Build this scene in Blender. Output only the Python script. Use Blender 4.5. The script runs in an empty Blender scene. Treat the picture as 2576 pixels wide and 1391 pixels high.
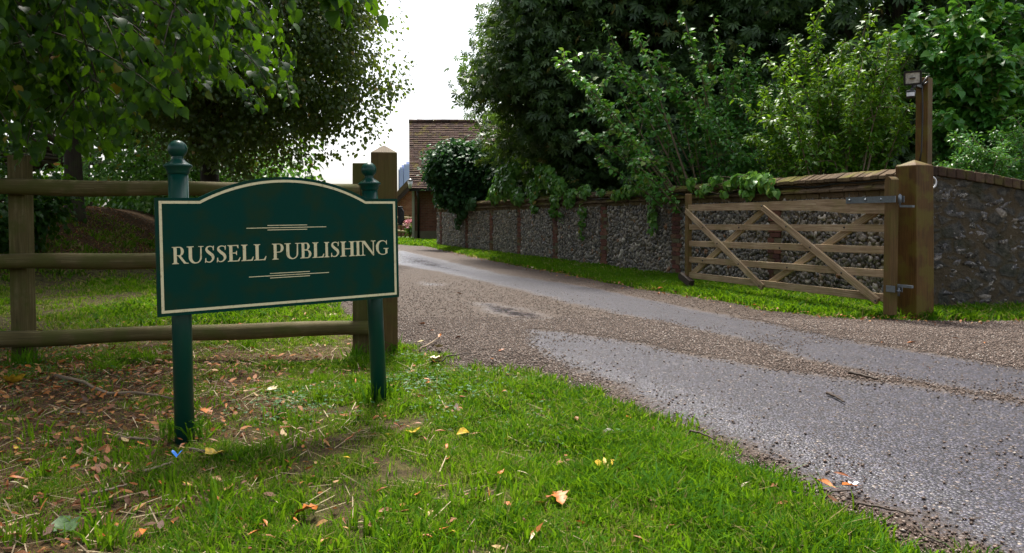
import bpy, math, random
import numpy as np
from mathutils import Vector

rng = np.random.default_rng(7)
random.seed(7)
R = math.radians
scn = bpy.context.scene
COL = scn.collection

# ------------------------------------------------------------------ camera
FPX, HZ, CX0, PITCH, CAMZ = 1900.0, 552.0, 1288.0, R(1.5), 1.0
CY0 = HZ + FPX * math.tan(PITCH)
cam_d = bpy.data.cameras.new('camera')
cam_d.sensor_width = 36.0
cam_d.lens = 36.0 * FPX / 2576.0
cam_d.shift_y = (CY0 - 695.5) / 2576.0
cam_d.clip_start = 0.05
cam_d.clip_end = 3000
cam = bpy.data.objects.new('camera', cam_d)
COL.objects.link(cam)
cam.location = (0, 0, CAMZ)
cam.rotation_euler = (R(90) - PITCH, 0, 0)
scn.camera = cam

# ------------------------------------------------------------------ world, sun, exposure
SUN_AZ, SUN_EL = R(-6), R(62)
w = bpy.data.worlds.new('World')
scn.world = w
w.use_nodes = True
nt = w.node_tree
nt.nodes.clear()
wo = nt.nodes.new('ShaderNodeOutputWorld')
bg = nt.nodes.new('ShaderNodeBackground')
sky = nt.nodes.new('ShaderNodeTexSky')
sky.sky_type = 'NISHITA'
sky.sun_disc = False
sky.sun_elevation = SUN_EL
sky.sun_rotation = SUN_AZ
sky.dust_density = 4.0
sky.air_density = 1.0
hs = nt.nodes.new('ShaderNodeHueSaturation')
hs.inputs['Saturation'].default_value = 0.42
bg.inputs['Strength'].default_value = 0.13
nt.links.new(sky.outputs[0], hs.inputs['Color'])
nt.links.new(hs.outputs[0], bg.inputs['Color'])
nt.links.new(bg.outputs[0], wo.inputs['Surface'])
sd = bpy.data.lights.new('sun', 'SUN')
sd.energy = 3.3
sd.angle = R(9)
sd.color = (1.0, 0.95, 0.86)
sun = bpy.data.objects.new('sun', sd)
COL.objects.link(sun)
sv = Vector((math.sin(SUN_AZ) * math.cos(SUN_EL), math.cos(SUN_AZ) * math.cos(SUN_EL), math.sin(SUN_EL)))
sun.rotation_euler = sv.to_track_quat('Z', 'Y').to_euler()
sun.location = (0, 0, 30)
scn.view_settings.view_transform = 'Standard'
scn.view_settings.look = 'None'
scn.view_settings.gamma = 1.0
scn.view_settings.exposure = 1.2
scn.cycles.max_bounces = 6
scn.cycles.diffuse_bounces = 3
scn.cycles.glossy_bounces = 2
scn.cycles.transmission_bounces = 4
scn.cycles.caustics_reflective = False
scn.cycles.caustics_refractive = False

# ------------------------------------------------------------------ helpers: pixels (2576 wide) to the place
cp, sp = math.cos(PITCH), math.sin(PITCH)
def ray(px, py):
    u = (px - CX0) / FPX
    v = -(py - CY0) / FPX
    return Vector((u, cp + v * sp, -sp + v * cp))
def at(px, py, Y):
    d = ray(px, py)
    return Vector((0, 0, CAMZ)) + d * (Y / d.y)
def grd(px, py, z=0.0):
    d = ray(px, py)
    return Vector((0, 0, CAMZ)) + d * ((z - CAMZ) / d.z)
def project(P):
    P = np.asarray(P, float)
    x, y, z = P[..., 0], P[..., 1], P[..., 2] - CAMZ
    f = np.maximum(y * cp - z * sp, 1e-3)
    up = y * sp + z * cp
    return CX0 + FPX * x / f, CY0 - FPX * up / f

def tag(o, label=None, cat=None, group=None, kind=None):
    if label: o['label'] = label
    if cat: o['category'] = cat
    if group: o['group'] = group
    if kind: o['kind'] = kind
    return o
def empty(name, loc, label, cat, group=None):
    o = bpy.data.objects.new(name, None)
    o.empty_display_size = 0.1
    o.location = loc
    COL.objects.link(o)
    return tag(o, label, cat, group)

# smooth value noise in numpy
_perm = np.random.default_rng(3).random((256, 256))
def vnoise(x, y, s=1.0, ox=0.0):
    x = np.asarray(x) * s + 37.3 + ox; y = np.asarray(y) * s + 91.7 + ox
    xi = np.floor(x).astype(int); yi = np.floor(y).astype(int)
    fx = x - xi; fy = y - yi
    fx = fx * fx * (3 - 2 * fx); fy = fy * fy * (3 - 2 * fy)
    a = _perm[xi % 256, yi % 256]; b = _perm[(xi + 1) % 256, yi % 256]
    c = _perm[xi % 256, (yi + 1) % 256]; d = _perm[(xi + 1) % 256, (yi + 1) % 256]
    return (a * (1 - fx) + b * fx) * (1 - fy) + (c * (1 - fx) + d * fx) * fy
def fbm(x, y, s=1.0, ox=0.0):
    return (vnoise(x, y, s, ox) * 0.55 + vnoise(x, y, s * 2.1, ox + 9) * 0.3 + vnoise(x, y, s * 4.3, ox + 21) * 0.15)
def sstep(a, b, x):
    t = np.clip((np.asarray(x, float) - a) / (b - a), 0, 1)
    return t * t * (3 - 2 * t)
def in_poly(x, y, poly):
    x = np.asarray(x, float); y = np.asarray(y, float)
    ins = np.zeros(x.shape, bool)
    n = len(poly); j = n - 1
    for i in range(n):
        xi, yi = poly[i][0], poly[i][1]; xj, yj = poly[j][0], poly[j][1]
        if yi != yj:
            c = ((yi > y) != (yj > y)) & (x < (xj - xi) * (y - yi) / (yj - yi) + xi)
            ins ^= c
        j = i
    return ins
def dist_line(x, y, pts, closed=False):
    x = np.asarray(x, float); y = np.asarray(y, float)
    best = np.full(x.shape, 1e9)
    n = len(pts)
    for i in range(n if closed else n - 1):
        ax, ay = pts[i][0], pts[i][1]; bx, by = pts[(i + 1) % n][0], pts[(i + 1) % n][1]
        dx, dy = bx - ax, by - ay
        L = dx * dx + dy * dy + 1e-12
        t = np.clip(((x - ax) * dx + (y - ay) * dy) / L, 0, 1)
        best = np.minimum(best, np.hypot(x - ax - t * dx, y - ay - t * dy))
    return best
def resample(pts, n):
    p = np.array([(q[0], q[1]) for q in pts], float)
    # catmull-rom then even arc length
    P = np.vstack([2 * p[0] - p[1], p, 2 * p[-1] - p[-2]])
    out = []
    for i in range(1, len(P) - 2):
        for t in np.linspace(0, 1, 24, endpoint=False):
            a, b, c, d = P[i - 1], P[i], P[i + 1], P[i + 2]
            out.append(0.5 * (2 * b + (c - a) * t + (2 * a - 5 * b + 4 * c - d) * t * t + (3 * b - a - 3 * c + d) * t ** 3))
    out.append(P[-2])
    out = np.array(out)
    s = np.concatenate([[0], np.cumsum(np.hypot(*np.diff(out, axis=0).T))])
    q = np.linspace(0, s[-1], n)
    return np.stack([np.interp(q, s, out[:, 0]), np.interp(q, s, out[:, 1])], 1)

# ------------------------------------------------------------------ mesh building
class MB:
    def __init__(self):
        self.v = []; self.f = []; self.uv = []; self.c = []; self.sm = []
    def face(self, idx, uvs=None, c=0.5, smooth=False):
        self.f.append(tuple(idx)); self.uv.append(uvs if uvs else [(0, 0)] * len(idx)); self.c.append(c); self.sm.append(smooth)
    def hexa(self, P, c=0.5, L=None, W=None):
        """8 corners: bottom loop 0-3, top loop 4-7; the long axis is 0->1; uv along it"""
        b = len(self.v); self.v += [tuple(p) for p in P]
        L = L if L is not None else (Vector(P[1]) - Vector(P[0])).length
        o = random.random() * 20
        for q in ((3, 2, 1, 0), (4, 5, 6, 7), (0, 1, 5, 4), (1, 2, 6, 5), (2, 3, 7, 6), (3, 0, 4, 7)):
            uv = []
            for k in q:
                kk = k % 4
                uu = L if kk in (1, 2) else 0.0
                vv = (0.08 if kk in (2, 3) else 0.0) + (0.13 if k > 3 else 0.0)
                uv.append((uu + o, vv + o))
            self.face([b + k for k in q], uv, c)
    def box(self, c, sx, sy, sz, rz=0.0, tint=0.5):
        cx, cy, cz = c
        ca, sa = math.cos(rz), math.sin(rz)
        P = []
        for dz in (-sz / 2, sz / 2):
            for dx, dy in ((-sx / 2, -sy / 2), (sx / 2, -sy / 2), (sx / 2, sy / 2), (-sx / 2, sy / 2)):
                P.append((cx + dx * ca - dy * sa, cy + dx * sa + dy * ca, cz + dz))
        self.hexa(P, tint)
    def beam(self, p0, p1, w0, h0, up=(0, 0, 1), w1=None, h1=None, tint=0.5):
        p0 = Vector(p0); p1 = Vector(p1)
        w1 = w0 if w1 is None else w1; h1 = h0 if h1 is None else h1
        d = (p1 - p0).normalized(); up = Vector(up)
        s = d.cross(up).normalized(); u = s.cross(d).normalized()
        P = [p0 - s * w0 / 2 - u * h0 / 2, p1 - s * w1 / 2 - u * h1 / 2, p1 + s * w1 / 2 - u * h1 / 2, p0 + s * w0 / 2 - u * h0 / 2,
             p0 - s * w0 / 2 + u * h0 / 2, p1 - s * w1 / 2 + u * h1 / 2, p1 + s * w1 / 2 + u * h1 / 2, p0 + s * w0 / 2 + u * h0 / 2]
        self.hexa(P, tint)
    def tube(self, pts, radii, n=8, cap=True, tint=0.5, squash=None):
        pts = [Vector(p) for p in pts]
        if not hasattr(radii, '__len__'): radii = [radii] * len(pts)
        b = len(self.v); L = 0.0; Ls = []
        ref = Vector((0.31, 0.17, 0.93))
        for i, p in enumerate(pts):
            if i: L += (p - pts[i - 1]).length
            Ls.append(L)
            d = (pts[min(i + 1, len(pts) - 1)] - pts[max(i - 1, 0)]).normalized()
            if abs(d.dot(ref)) > 0.95: ref = Vector((0.93, 0.2, 0.3))
            s = d.cross(ref).normalized(); u = s.cross(d)
            for k in range(n):
                a = 2 * math.pi * k / n
                self.v.append(tuple(p + s * math.cos(a) * radii[i] + u * math.sin(a) * radii[i]))
        o = random.random() * 10
        for i in range(len(pts) - 1):
            for k in range(n):
                k2 = (k + 1) % n
                q = (b + i * n + k, b + i * n + k2, b + (i + 1) * n + k2, b + (i + 1) * n + k)
                r = radii[i]
                uv = [(Ls[i] + o, k * r * 0.8 + o), (Ls[i] + o, (k + 1) * r * 0.8 + o), (Ls[i + 1] + o, (k + 1) * r * 0.8 + o), (Ls[i + 1] + o, k * r * 0.8 + o)]
                self.face(q, uv, tint, True)
        if cap:
            self.face([b + k for k in range(n)][::-1], None, tint)
            e = b + (len(pts) - 1) * n
            self.face([e + k for k in range(n)], None, tint)
    def lathe(self, prof, base, axis=(0, 0, 1), n=28, tint=0.5):
        """prof: (radius, height) along axis from base"""
        ax = Vector(axis).normalized(); base = Vector(base)
        s = ax.orthogonal().normalized(); u = ax.cross(s)
        b = len(self.v)
        for r, h in prof:
            for k in range(n):
                a = 2 * math.pi * k / n
                self.v.append(tuple(base + ax * h + (s * math.cos(a) + u * math.sin(a)) * max(r, 1e-4)))
        for i in range(len(prof) - 1):
            for k in range(n):
                k2 = (k + 1) % n
                self.face((b + i * n + k, b + i * n + k2, b + (i + 1) * n + k2, b + (i + 1) * n + k), None, tint, True)
        self.face([b + k for k in range(n)][::-1], None, tint)
        e = b + (len(prof) - 1) * n
        self.face([e + k for k in range(n)], None, tint)
    def poly(self, pts, tint=0.5):
        b = len(self.v); self.v += [tuple(p) for p in pts]
        self.face(range(b, b + len(pts)), None, tint)
    def build(self, name, mat, parent=None, bevel=0.0, loc=None):
        me = bpy.data.meshes.new(name)
        me.from_pydata(self.v, [], self.f)
        uvl = me.uv_layers.new(name='UVMap')
        flat = np.array([c for f in self.uv for p in f for c in p], 'f')
        uvl.data.foreach_set('uv', flat)
        at_ = me.attributes.new('tint', 'FLOAT', 'FACE')
        at_.data.foreach_set('value', np.array(self.c, 'f'))
        me.polygons.foreach_set('use_smooth', np.array(self.sm, bool))
        me.materials.append(mat)
        me.update()
        o = bpy.data.objects.new(name, me)
        COL.objects.link(o)
        if parent is not None:
            o.parent = parent
            o.matrix_parent_inverse = parent.matrix_basis.inverted()
        if bevel:
            m = o.modifiers.new('bevel', 'BEVEL'); m.width = bevel; m.segments = 2; m.limit_method = 'ANGLE'
        return o

def np_mesh(name, verts, faces, tint, mat, parent=None, smooth=False):
    """verts (N,3), faces (M,k) all the same size, tint per vertex"""
    me = bpy.data.meshes.new(name)
    verts = np.asarray(verts, 'f'); faces = np.asarray(faces, 'i')
    M, k = faces.shape
    me.vertices.add(len(verts)); me.vertices.foreach_set('co', verts.ravel())
    me.loops.add(M * k); me.loops.foreach_set('vertex_index', faces.ravel())
    me.polygons.add(M)
    me.polygons.foreach_set('loop_start', np.arange(0, M * k, k, dtype='i'))
    me.polygons.foreach_set('loop_total', np.full(M, k, 'i'))
    if smooth: me.polygons.foreach_set('use_smooth', np.ones(M, bool))
    a = me.attributes.new('tint', 'FLOAT', 'POINT'); a.data.foreach_set('value', np.asarray(tint, 'f'))
    me.materials.append(mat)
    me.update(calc_edges=True)
    o = bpy.data.objects.new(name, me)
    COL.objects.link(o)
    if parent is not None:
        o.parent = parent
        o.matrix_parent_inverse = parent.matrix_basis.inverted()
    return o

def norm(a): return a / np.maximum(np.linalg.norm(a, axis=-1, keepdims=True), 1e-9)
def scatter(proto, pos, axis, nrm, scale, tint, curl=None):
    """copies of a leaf shape: proto = (verts, faces); local x side, y along axis, z normal"""
    pv, pf = proto
    pv = np.asarray(pv, float); pf = np.asarray(pf)
    N = len(pos)
    ax = norm(axis); s = norm(np.cross(ax, nrm)); n = np.cross(s, ax)
    sc = np.broadcast_to(np.asarray(scale, float).reshape(-1, 1, 1), (N, 1, 1))
    L = pv[None, :, :] * sc
    if curl is not None:
        L = L.copy(); L[:, :, 2] -= np.asarray(curl).reshape(-1, 1) * (L[:, :, 1] ** 2) / sc[:, :, 0]
    V = pos[:, None, :] + L[:, :, 0:1] * s[:, None, :] + L[:, :, 1:2] * ax[:, None, :] + L[:, :, 2:3] * n[:, None, :]
    F = pf[None] + (np.arange(N) * len(pv))[:, None, None]
    T = np.repeat(np.asarray(tint, float), len(pv))
    return V.reshape(-1, 3), F.reshape(-1, pf.shape[1]), T
def merge(parts):
    V, F, T, o = [], [], [], 0
    for v, f, t in parts:
        V.append(v); F.append(f + o); T.append(t); o += len(v)
    return np.vstack(V), np.vstack(F), np.concatenate(T)

# leaf shapes, unit length, folded along the midrib
HEART = ([(0, 0, 0), (0, .5, 0), (0, 1, -.12), (.22, -.06, .05), (.44, .16, .1), (.42, .45, .09), (.2, .78, .0), (-.22, -.06, .05), (-.44, .16, .1), (-.42, .45, .09), (-.2, .78, .0)],
         [(0, 3, 4, 5, 1), (1, 5, 6, 2, 2), (0, 1, 9, 8, 7), (1, 2, 2, 10, 9)])
HEART = (HEART[0], [(0, 3, 4, 1), (1, 4, 5, 6), (1, 6, 2, 2)] )
def _heart():
    v = [(0, 0, 0), (0, .5, .0), (0, 1, -.14), (.2, -.07, .05), (.45, .15, .1), (.42, .48, .08), (.18, .8, -.02), (-.2, -.07, .05), (-.45, .15, .1), (-.42, .48, .08), (-.18, .8, -.02)]
    f = [(0, 3, 4, 1), (1, 4, 5, 6), (0, 1, 8, 7), (1, 10, 9, 8)]
    # tip quads closed onto the midrib point
    v.append((0, .85, -.06)); t = 11
    f += [(1, 6, 2, t), (1, t, 2, 10)]
    return v, f
HEART = _heart()
OVAL = ([(0, 0, 0), (.22, .3, .05), (.2, .65, .03), (0, 1, -.1), (-.22, .3, .05), (-.2, .65, .03), (0, .5, 0)],
        [(0, 1, 6, 4), (1, 2, 3, 6), (4, 6, 3, 5)])
def _palm(n=6, spread=200):
    v, f = [], []
    for k in range(n):
        a = math.radians(-spread / 2 + spread * k / (n - 1))
        L = 1.0 - 0.3 * abs(k - (n - 1) / 2) / ((n - 1) / 2)
        d = (math.sin(a), math.cos(a)); s = (math.cos(a), -math.sin(a))
        b = len(v)
        for t, ww, z in ((0.05, 0, 0), (.62, .17, -.1), (1, 0, -.32), (.62, -.17, -.1)):
            v.append((d[0] * t * L + s[0] * ww * L, d[1] * t * L + s[1] * ww * L, z * L))
        f.append((b, b + 1, b + 2, b + 3))
    return v, f
PALM = _palm()
def _pinn():
    v, f = [], []
    for (y, a) in ((.2, 60), (.2, -60), (.55, 50), (.55, -50), (.75, 0)):
        a = math.radians(a); d = (math.sin(a), math.cos(a)); s = (math.cos(a), -math.sin(a)); b = len(v)
        for t, ww, z in ((0, 0, 0), (.2, .09, -.01), (.42, 0, -.08), (.2, -.09, -.01)):
            v.append((d[0] * t + s[0] * ww, y + d[1] * t + s[1] * ww, z))
        f.append((b, b + 1, b + 2, b + 3))
    return v, f
PINN = _pinn()

# ------------------------------------------------------------------ materials
class NT:
    def __init__(self, name):
        self.m = bpy.data.materials.new(name); self.m.use_nodes = True
        self.t = self.m.node_tree; self.t.nodes.clear()
        self.out = self.t.nodes.new('ShaderNodeOutputMaterial')
    def n(self, typ, **kw):
        nd = self.t.nodes.new(typ)
        for k, v in kw.items():
            if k.startswith('_'): setattr(nd, k[1:], v)
        return nd
    def l(self, a, b): self.t.links.new(a, b)
    def val(self, sock, x):
        if hasattr(x, 'is_output'): self.l(x, sock)
        elif isinstance(x, (tuple, list)): sock.default_value = tuple(x) + ((1,) if len(x) == 3 and sock.type == 'RGBA' else ())
        else: sock.default_value = x
    def math(self, op, a, b=None, c=None, clamp=False):
        nd = self.n('ShaderNodeMath', _operation=op, _use_clamp=clamp)
        self.val(nd.inputs[0], a)
        if b is not None: self.val(nd.inputs[1], b)
        if c is not None: self.val(nd.inputs[2], c)
        return nd.outputs[0]
    def mix(self, f, a, b):
        nd = self.n('ShaderNodeMix', _data_type='RGBA')
        self.val(nd.inputs[0], f); self.val(nd.inputs[6], a); self.val(nd.inputs[7], b)
        return nd.outputs[2]
    def smooth(self, x, lo, hi, a=0.0, b=1.0):
        nd = self.n('ShaderNodeMapRange', _interpolation_type='SMOOTHSTEP')
        self.val(nd.inputs[0], x)
        for i, q in zip((1, 2, 3, 4), (lo, hi, a, b)): nd.inputs[i].default_value = q
        return nd.outputs[0]
    def noise(self, vec, scale, detail=4.0, rough=0.55):
        nd = self.n('ShaderNodeTexNoise')
        if vec is not None: self.l(vec, nd.inputs['Vector'])
        nd.inputs['Scale'].default_value = scale; nd.inputs['Detail'].default_value = detail; nd.inputs['Roughness'].default_value = rough
        return nd.outputs[0]
    def voro(self, vec, scale, feature='F1'):
        nd = self.n('ShaderNodeTexVoronoi', _feature=feature)
        if vec is not None: self.l(vec, nd.inputs['Vector'])
        nd.inputs['Scale'].default_value = scale
        return nd
    def attr(self, name):
        nd = self.n('ShaderNodeAttribute'); nd.attribute_name = name
        return nd.outputs['Fac']
    def pos(self):
        return self.n('ShaderNodeNewGeometry').outputs['Position']
    def uv(self): return self.n('ShaderNodeTexCoord').outputs['UV']
    def scale(self, vec, s):
        nd = self.n('ShaderNodeMapping'); self.l(vec, nd.inputs[0]); nd.inputs[3].default_value = s
        return nd.outputs[0]
    def bump(self, h, strength=0.5, dist=0.01):
        nd = self.n('ShaderNodeBump'); nd.inputs['Strength'].default_value = strength; nd.inputs['Distance'].default_value = dist
        self.l(h, nd.inputs['Height']); return nd.outputs[0]
    def ramp(self, fac, stops):
        nd = self.n('ShaderNodeValToRGB'); self.l(fac, nd.inputs[0])
        cr = nd.color_ramp
        while len(cr.elements) < len(stops): cr.elements.new(0.5)
        for e, (p, c) in zip(cr.elements, stops): e.position = p; e.color = tuple(c) + (1,)
        return nd.outputs[0]
    def pbr(self, col, rough=0.6, normal=None, spec=0.5, metal=0.0, sheen=0.0):
        b = self.n('ShaderNodeBsdfPrincipled')
        self.val(b.inputs['Base Color'], col); self.val(b.inputs['Roughness'], rough)
        self.val(b.inputs['Metallic'], metal); self.val(b.inputs['Specular IOR Level'], spec)
        if normal is not None: self.l(normal, b.inputs['Normal'])
        return b.outputs[0]
    def end(self, shader):
        self.l(shader, self.out.inputs['Surface']); return self.m

def leaf_mat(name, stops, trans=(.16, .3, .02), tw=0.35, rough=0.42, spec=0.45):
    t = NT(name)
    c = t.ramp(t.attr('tint'), stops)
    b = t.pbr(c, rough, spec=spec)
    tr = t.n('ShaderNodeBsdfTranslucent')
    t.val(tr.inputs['Color'], t.mix(0.55, c, trans))
    mx = t.n('ShaderNodeMixShader'); mx.inputs[0].default_value = tw
    t.l(b, mx.inputs[1]); t.l(tr.outputs[0], mx.inputs[2])
    return t.end(mx.outputs[0])

def wood_mat(name, dark, mid, light, moss=None, moss_amt=0.0, rough=0.75):
    t = NT(name)
    uv = t.uv()
    g = t.noise(t.scale(uv, (2.5, 55, 1)), 1.0, 5, 0.6)
    big = t.noise(t.pos(), 3.0, 4)
    fine = t.noise(t.scale(uv, (9, 190, 1)), 1.0, 3)
    f = t.math('ADD', t.math('MULTIPLY', g, 0.65), t.math('MULTIPLY', big, 0.35))
    c = t.ramp(f, [(.33, dark), (.5, mid), (.68, light)])
    c = t.mix(t.math('MULTIPLY', t.smooth(fine, .58, .72), 0.5), c, tuple(x * .45 for x in dark))
    if moss:
        m = t.math('MULTIPLY', t.smooth(t.noise(t.pos(), 5.5, 5), .45, .62), moss_amt)
        c = t.mix(m, c, moss)
    return t.end(t.pbr(c, rough, t.bump(t.math('ADD', g, t.math('MULTIPLY', fine, .6)), .5, .004), spec=.3))

M = {}
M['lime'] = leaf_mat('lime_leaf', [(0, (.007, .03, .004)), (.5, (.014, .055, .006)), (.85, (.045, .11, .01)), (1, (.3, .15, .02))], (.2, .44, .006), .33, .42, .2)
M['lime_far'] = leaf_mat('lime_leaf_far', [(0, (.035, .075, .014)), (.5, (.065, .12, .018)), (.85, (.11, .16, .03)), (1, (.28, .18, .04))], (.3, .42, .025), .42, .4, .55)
M['chestnut'] = leaf_mat('chestnut_leaf', [(0, (.028, .066, .018)), (.5, (.055, .115, .03)), (.9, (.1, .165, .042)), (1, (.2, .16, .04))], (.18, .32, .02), .3, .45, .45)
M['silver'] = leaf_mat('shrub_leaf', [(0, (.028, .115, .02)), (.5, (.062, .215, .034)), (.85, (.12, .34, .05)), (1, (.25, .24, .05))], (.2, .42, .02), .36, .36, .5)
M['yellowgreen'] = leaf_mat('yellow_shrub_leaf', [(0, (.03, .1, .008)), (.5, (.08, .21, .012)), (.9, (.17, .35, .016)), (1, (.28, .26, .03))], (.3, .5, .015), .38, .42, .5)
M['ivy'] = leaf_mat('ivy_leaf', [(0, (.017, .058, .022)), (.5, (.034, .105, .038)), (1, (.065, .165, .05))], (.08, .22, .03), .25, .5, .3)
M['bindweed'] = leaf_mat('bindweed_leaf', [(0, (.045, .15, .024)), (.6, (.105, .27, .036)), (.92, (.21, .38, .045)), (1, (.45, .3, .04))], (.2, .45, .04), .36, .36, .55)
M['grass'] = leaf_mat('grass_blade', [(0, (.028, .1, .006)), (.3, (.066, .18, .008)), (.6, (.14, .235, .014)), (.75, (.2, .18, .055)), (.9, (.26, .2, .085)), (1, (.36, .27, .14))], (.26, .46, .008), .42, .65, .06)
M['clover'] = leaf_mat('clover_leaf', [(0, (.03, .11, .03)), (1, (.07, .18, .06))], (.1, .3, .03), .25, .5, .25)
M['dryleaf'] = leaf_mat('dry_leaf', [(0, (.06, .024, .012)), (.3, (.17, .06, .017)), (.55, (.34, .115, .02)), (.8, (.45, .27, .11)), (1, (.55, .42, .22))], (.4, .15, .03), .15, .6, .3)
M['straw'] = leaf_mat('straw', [(0, (.1, .07, .04)), (1, (.5, .4, .25))], (.3, .25, .1), .05, .7, .2)
def flat_leaf(name, col, rough=.5):
    t = NT(name); nz = t.noise(t.pos(), 60, 4)
    c = t.mix(t.smooth(nz, .35, .7), tuple(x * .6 for x in col), tuple(min(1, x * 1.2) for x in col))
    return t.end(t.pbr(c, rough, spec=.35))
M['leaf_orange'] = flat_leaf('orange_leaf', (.5, .15, .018))
M['leaf_brown'] = flat_leaf('brown_leaf', (.27, .085, .024))
M['leaf_yellow'] = flat_leaf('yellow_leaf', (.62, .4, .03))
M['leaf_cream'] = flat_leaf('cream_leaf', (.62, .52, .3))
M['leaf_green'] = flat_leaf('green_leaf', (.07, .13, .045))
M['bark'] = wood_mat('bark', (.02, .015, .01), (.045, .034, .024), (.08, .062, .042), (.05, .06, .02), .5, .9)
M['twig'] = wood_mat('twig_bark', (.09, .065, .042), (.18, .135, .09), (.3, .23, .16), None, 0, .85)
M['darktwig'] = wood_mat('dark_twig', (.02, .013, .01), (.045, .03, .022), (.09, .065, .05), None, 0, .7)
M['fencewood'] = wood_mat('fence_wood', (.045, .034, .01), (.095, .074, .024), (.18, .15, .075), (.065, .068, .01), .8, .8)
M['postwood'] = wood_mat('post_wood', (.042, .023, .006), (.085, .049, .012), (.13, .082, .025), (.08, .065, .01), .7, .7)
M['hingewood'] = wood_mat('hinge_post_wood', (.045, .02, .004), (.098, .048, .009), (.155, .086, .017), (.11, .085, .009), .8, .65)
M['gatewood'] = wood_mat('gate_wood', (.15, .1, .054), (.31, .215, .128), (.52, .41, .27), (.2, .175, .055), .3, .75)
M['gatestile'] = wood_mat('gate_stile_wood', (.075, .044, .015), (.125, .075, .026), (.18, .115, .045), (.11, .09, .02), .7, .75)
t = NT('galvanised_steel')
M['steel'] = t.end(t.pbr(t.mix(t.noise(t.pos(), 40), (.12, .14, .16), (.24, .27, .3)), .45, metal=.7))
t = NT('dark_iron')
M['iron'] = t.end(t.pbr((.02, .02, .022), .5, metal=.3))
t = NT('black_plastic')
M['black'] = t.end(t.pbr((.012, .012, .013), .35))
t = NT('white_plastic')
M['white'] = t.end(t.pbr((.75, .75, .77), .4))
t = NT('sign_green')
nz = t.noise(t.pos(), 9, 6); nf = t.noise(t.pos(), 150, 3)
c = t.mix(t.smooth(nz, .42, .7), (.003, .042, .031), (.014, .04, .02))
c = t.mix(t.math('MULTIPLY', t.smooth(nf, .6, .75), .3), c, (.01, .05, .04))
M['signgreen'] = t.end(t.pbr(c, .55, t.bump(nf, .06, .001), spec=.06))
t = NT('post_green')
nz = t.noise(t.pos(), 25, 5)
c = t.mix(t.smooth(nz, .6, .8), (.002, .045, .032), (.012, .06, .042))
M['postgreen'] = t.end(t.pbr(c, .3, t.bump(nz, .05, .002), spec=.32))
t = NT('sign_cream')
nz = t.noise(t.pos(), 55, 6, .7); ng = t.noise(t.pos(), 300, 2)
c = t.mix(t.smooth(nz, .52, .72), (.8, .69, .43), (.5, .42, .23))
c = t.mix(t.math('MULTIPLY', t.smooth(ng, .6, .7), .35), c, (.3, .26, .15))
M['cream'] = t.end(t.pbr(c, .55, spec=.3))
t = NT('lamp_glass')
M['glass'] = t.end(t.pbr(t.mix(t.smooth(t.noise(t.pos(), 30), .4, .6), (.4, .38, .33), (.6, .57, .5)), .12, spec=.6))

# flint: knapped nodules, each with its own tint
t = NT('flint')
tn = t.attr('tint'); nz = t.noise(t.pos(), 38, 5, .65)
c = t.ramp(tn, [(0, (.035, .032, .032)), (.3, (.085, .074, .066)), (.55, (.16, .132, .105)), (.8, (.26, .215, .165)), (.93, (.5, .45, .38)), (1, (.25, .11, .05))])
c = t.mix(t.smooth(nz, .54, .62), c, t.mix(.6, c, (.5, .45, .37)))
c = t.mix(t.smooth(nz, .46, .3), c, (.03, .027, .024))
M['flint'] = t.end(t.pbr(c, t.smooth(nz, .3, .7, .2, .6), t.bump(nz, .5, .006), spec=.5))
t = NT('lime_mortar')
nz = t.noise(t.pos(), 30, 6, .65); nb = t.noise(t.pos(), 2.2, 4)
c = t.mix(nz, (.11, .082, .05), (.26, .2, .128))
c = t.mix(t.smooth(nb, .5, .7), c, (.075, .07, .035))
M['mortar'] = t.end(t.pbr(c, .95, t.bump(nz, .9, .015), spec=.15))
def brick_tint_mat(name, stops, moss, mossc=(.12, .12, .016), scale=4.0):
    t = NT(name)
    nz = t.noise(t.pos(), 45, 5, .6); nb = t.noise(t.pos(), scale, 5)
    c = t.ramp(t.attr('tint'), stops)
    c = t.mix(t.math('MULTIPLY', t.smooth(nz, .45, .75), .55), c, tuple(x * .4 for x in stops[0][1]))
    geo = t.n('ShaderNodeNewGeometry'); sx = t.n('ShaderNodeSeparateXYZ'); t.l(geo.outputs['True Normal'], sx.inputs[0])
    up = t.smooth(sx.outputs[2], .1, .8)
    mm = t.math('MULTIPLY', t.math('ADD', t.math('MULTIPLY', up, .7), .3), t.smooth(nb, .62 - moss * .3, .72 - moss * .3))
    c = t.mix(mm, c, t.mix(nz, tuple(x * .7 for x in mossc), tuple(x * 1.5 for x in mossc)))
    return t.end(t.pbr(c, .9, t.bump(t.math('ADD', nz, t.math('MULTIPLY', mm, .6)), .7, .008), spec=.2))
M['pierbrick'] = brick_tint_mat('pier_brick', [(0, (.085, .04, .035)), (.5, (.15, .06, .045)), (.85, (.2, .09, .06)), (1, (.13, .12, .07))], .25)
M['copebrick'] = brick_tint_mat('coping_brick', [(0, (.075, .05, .03)), (.5, (.115, .078, .045)), (1, (.16, .112, .07))], .55, (.1, .088, .016), 1.8)
M['rampbrick'] = brick_tint_mat('ramp_brick', [(0, (.04, .026, .018)), (.5, (.075, .045, .03)), (1, (.13, .085, .055))], .4)
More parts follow.
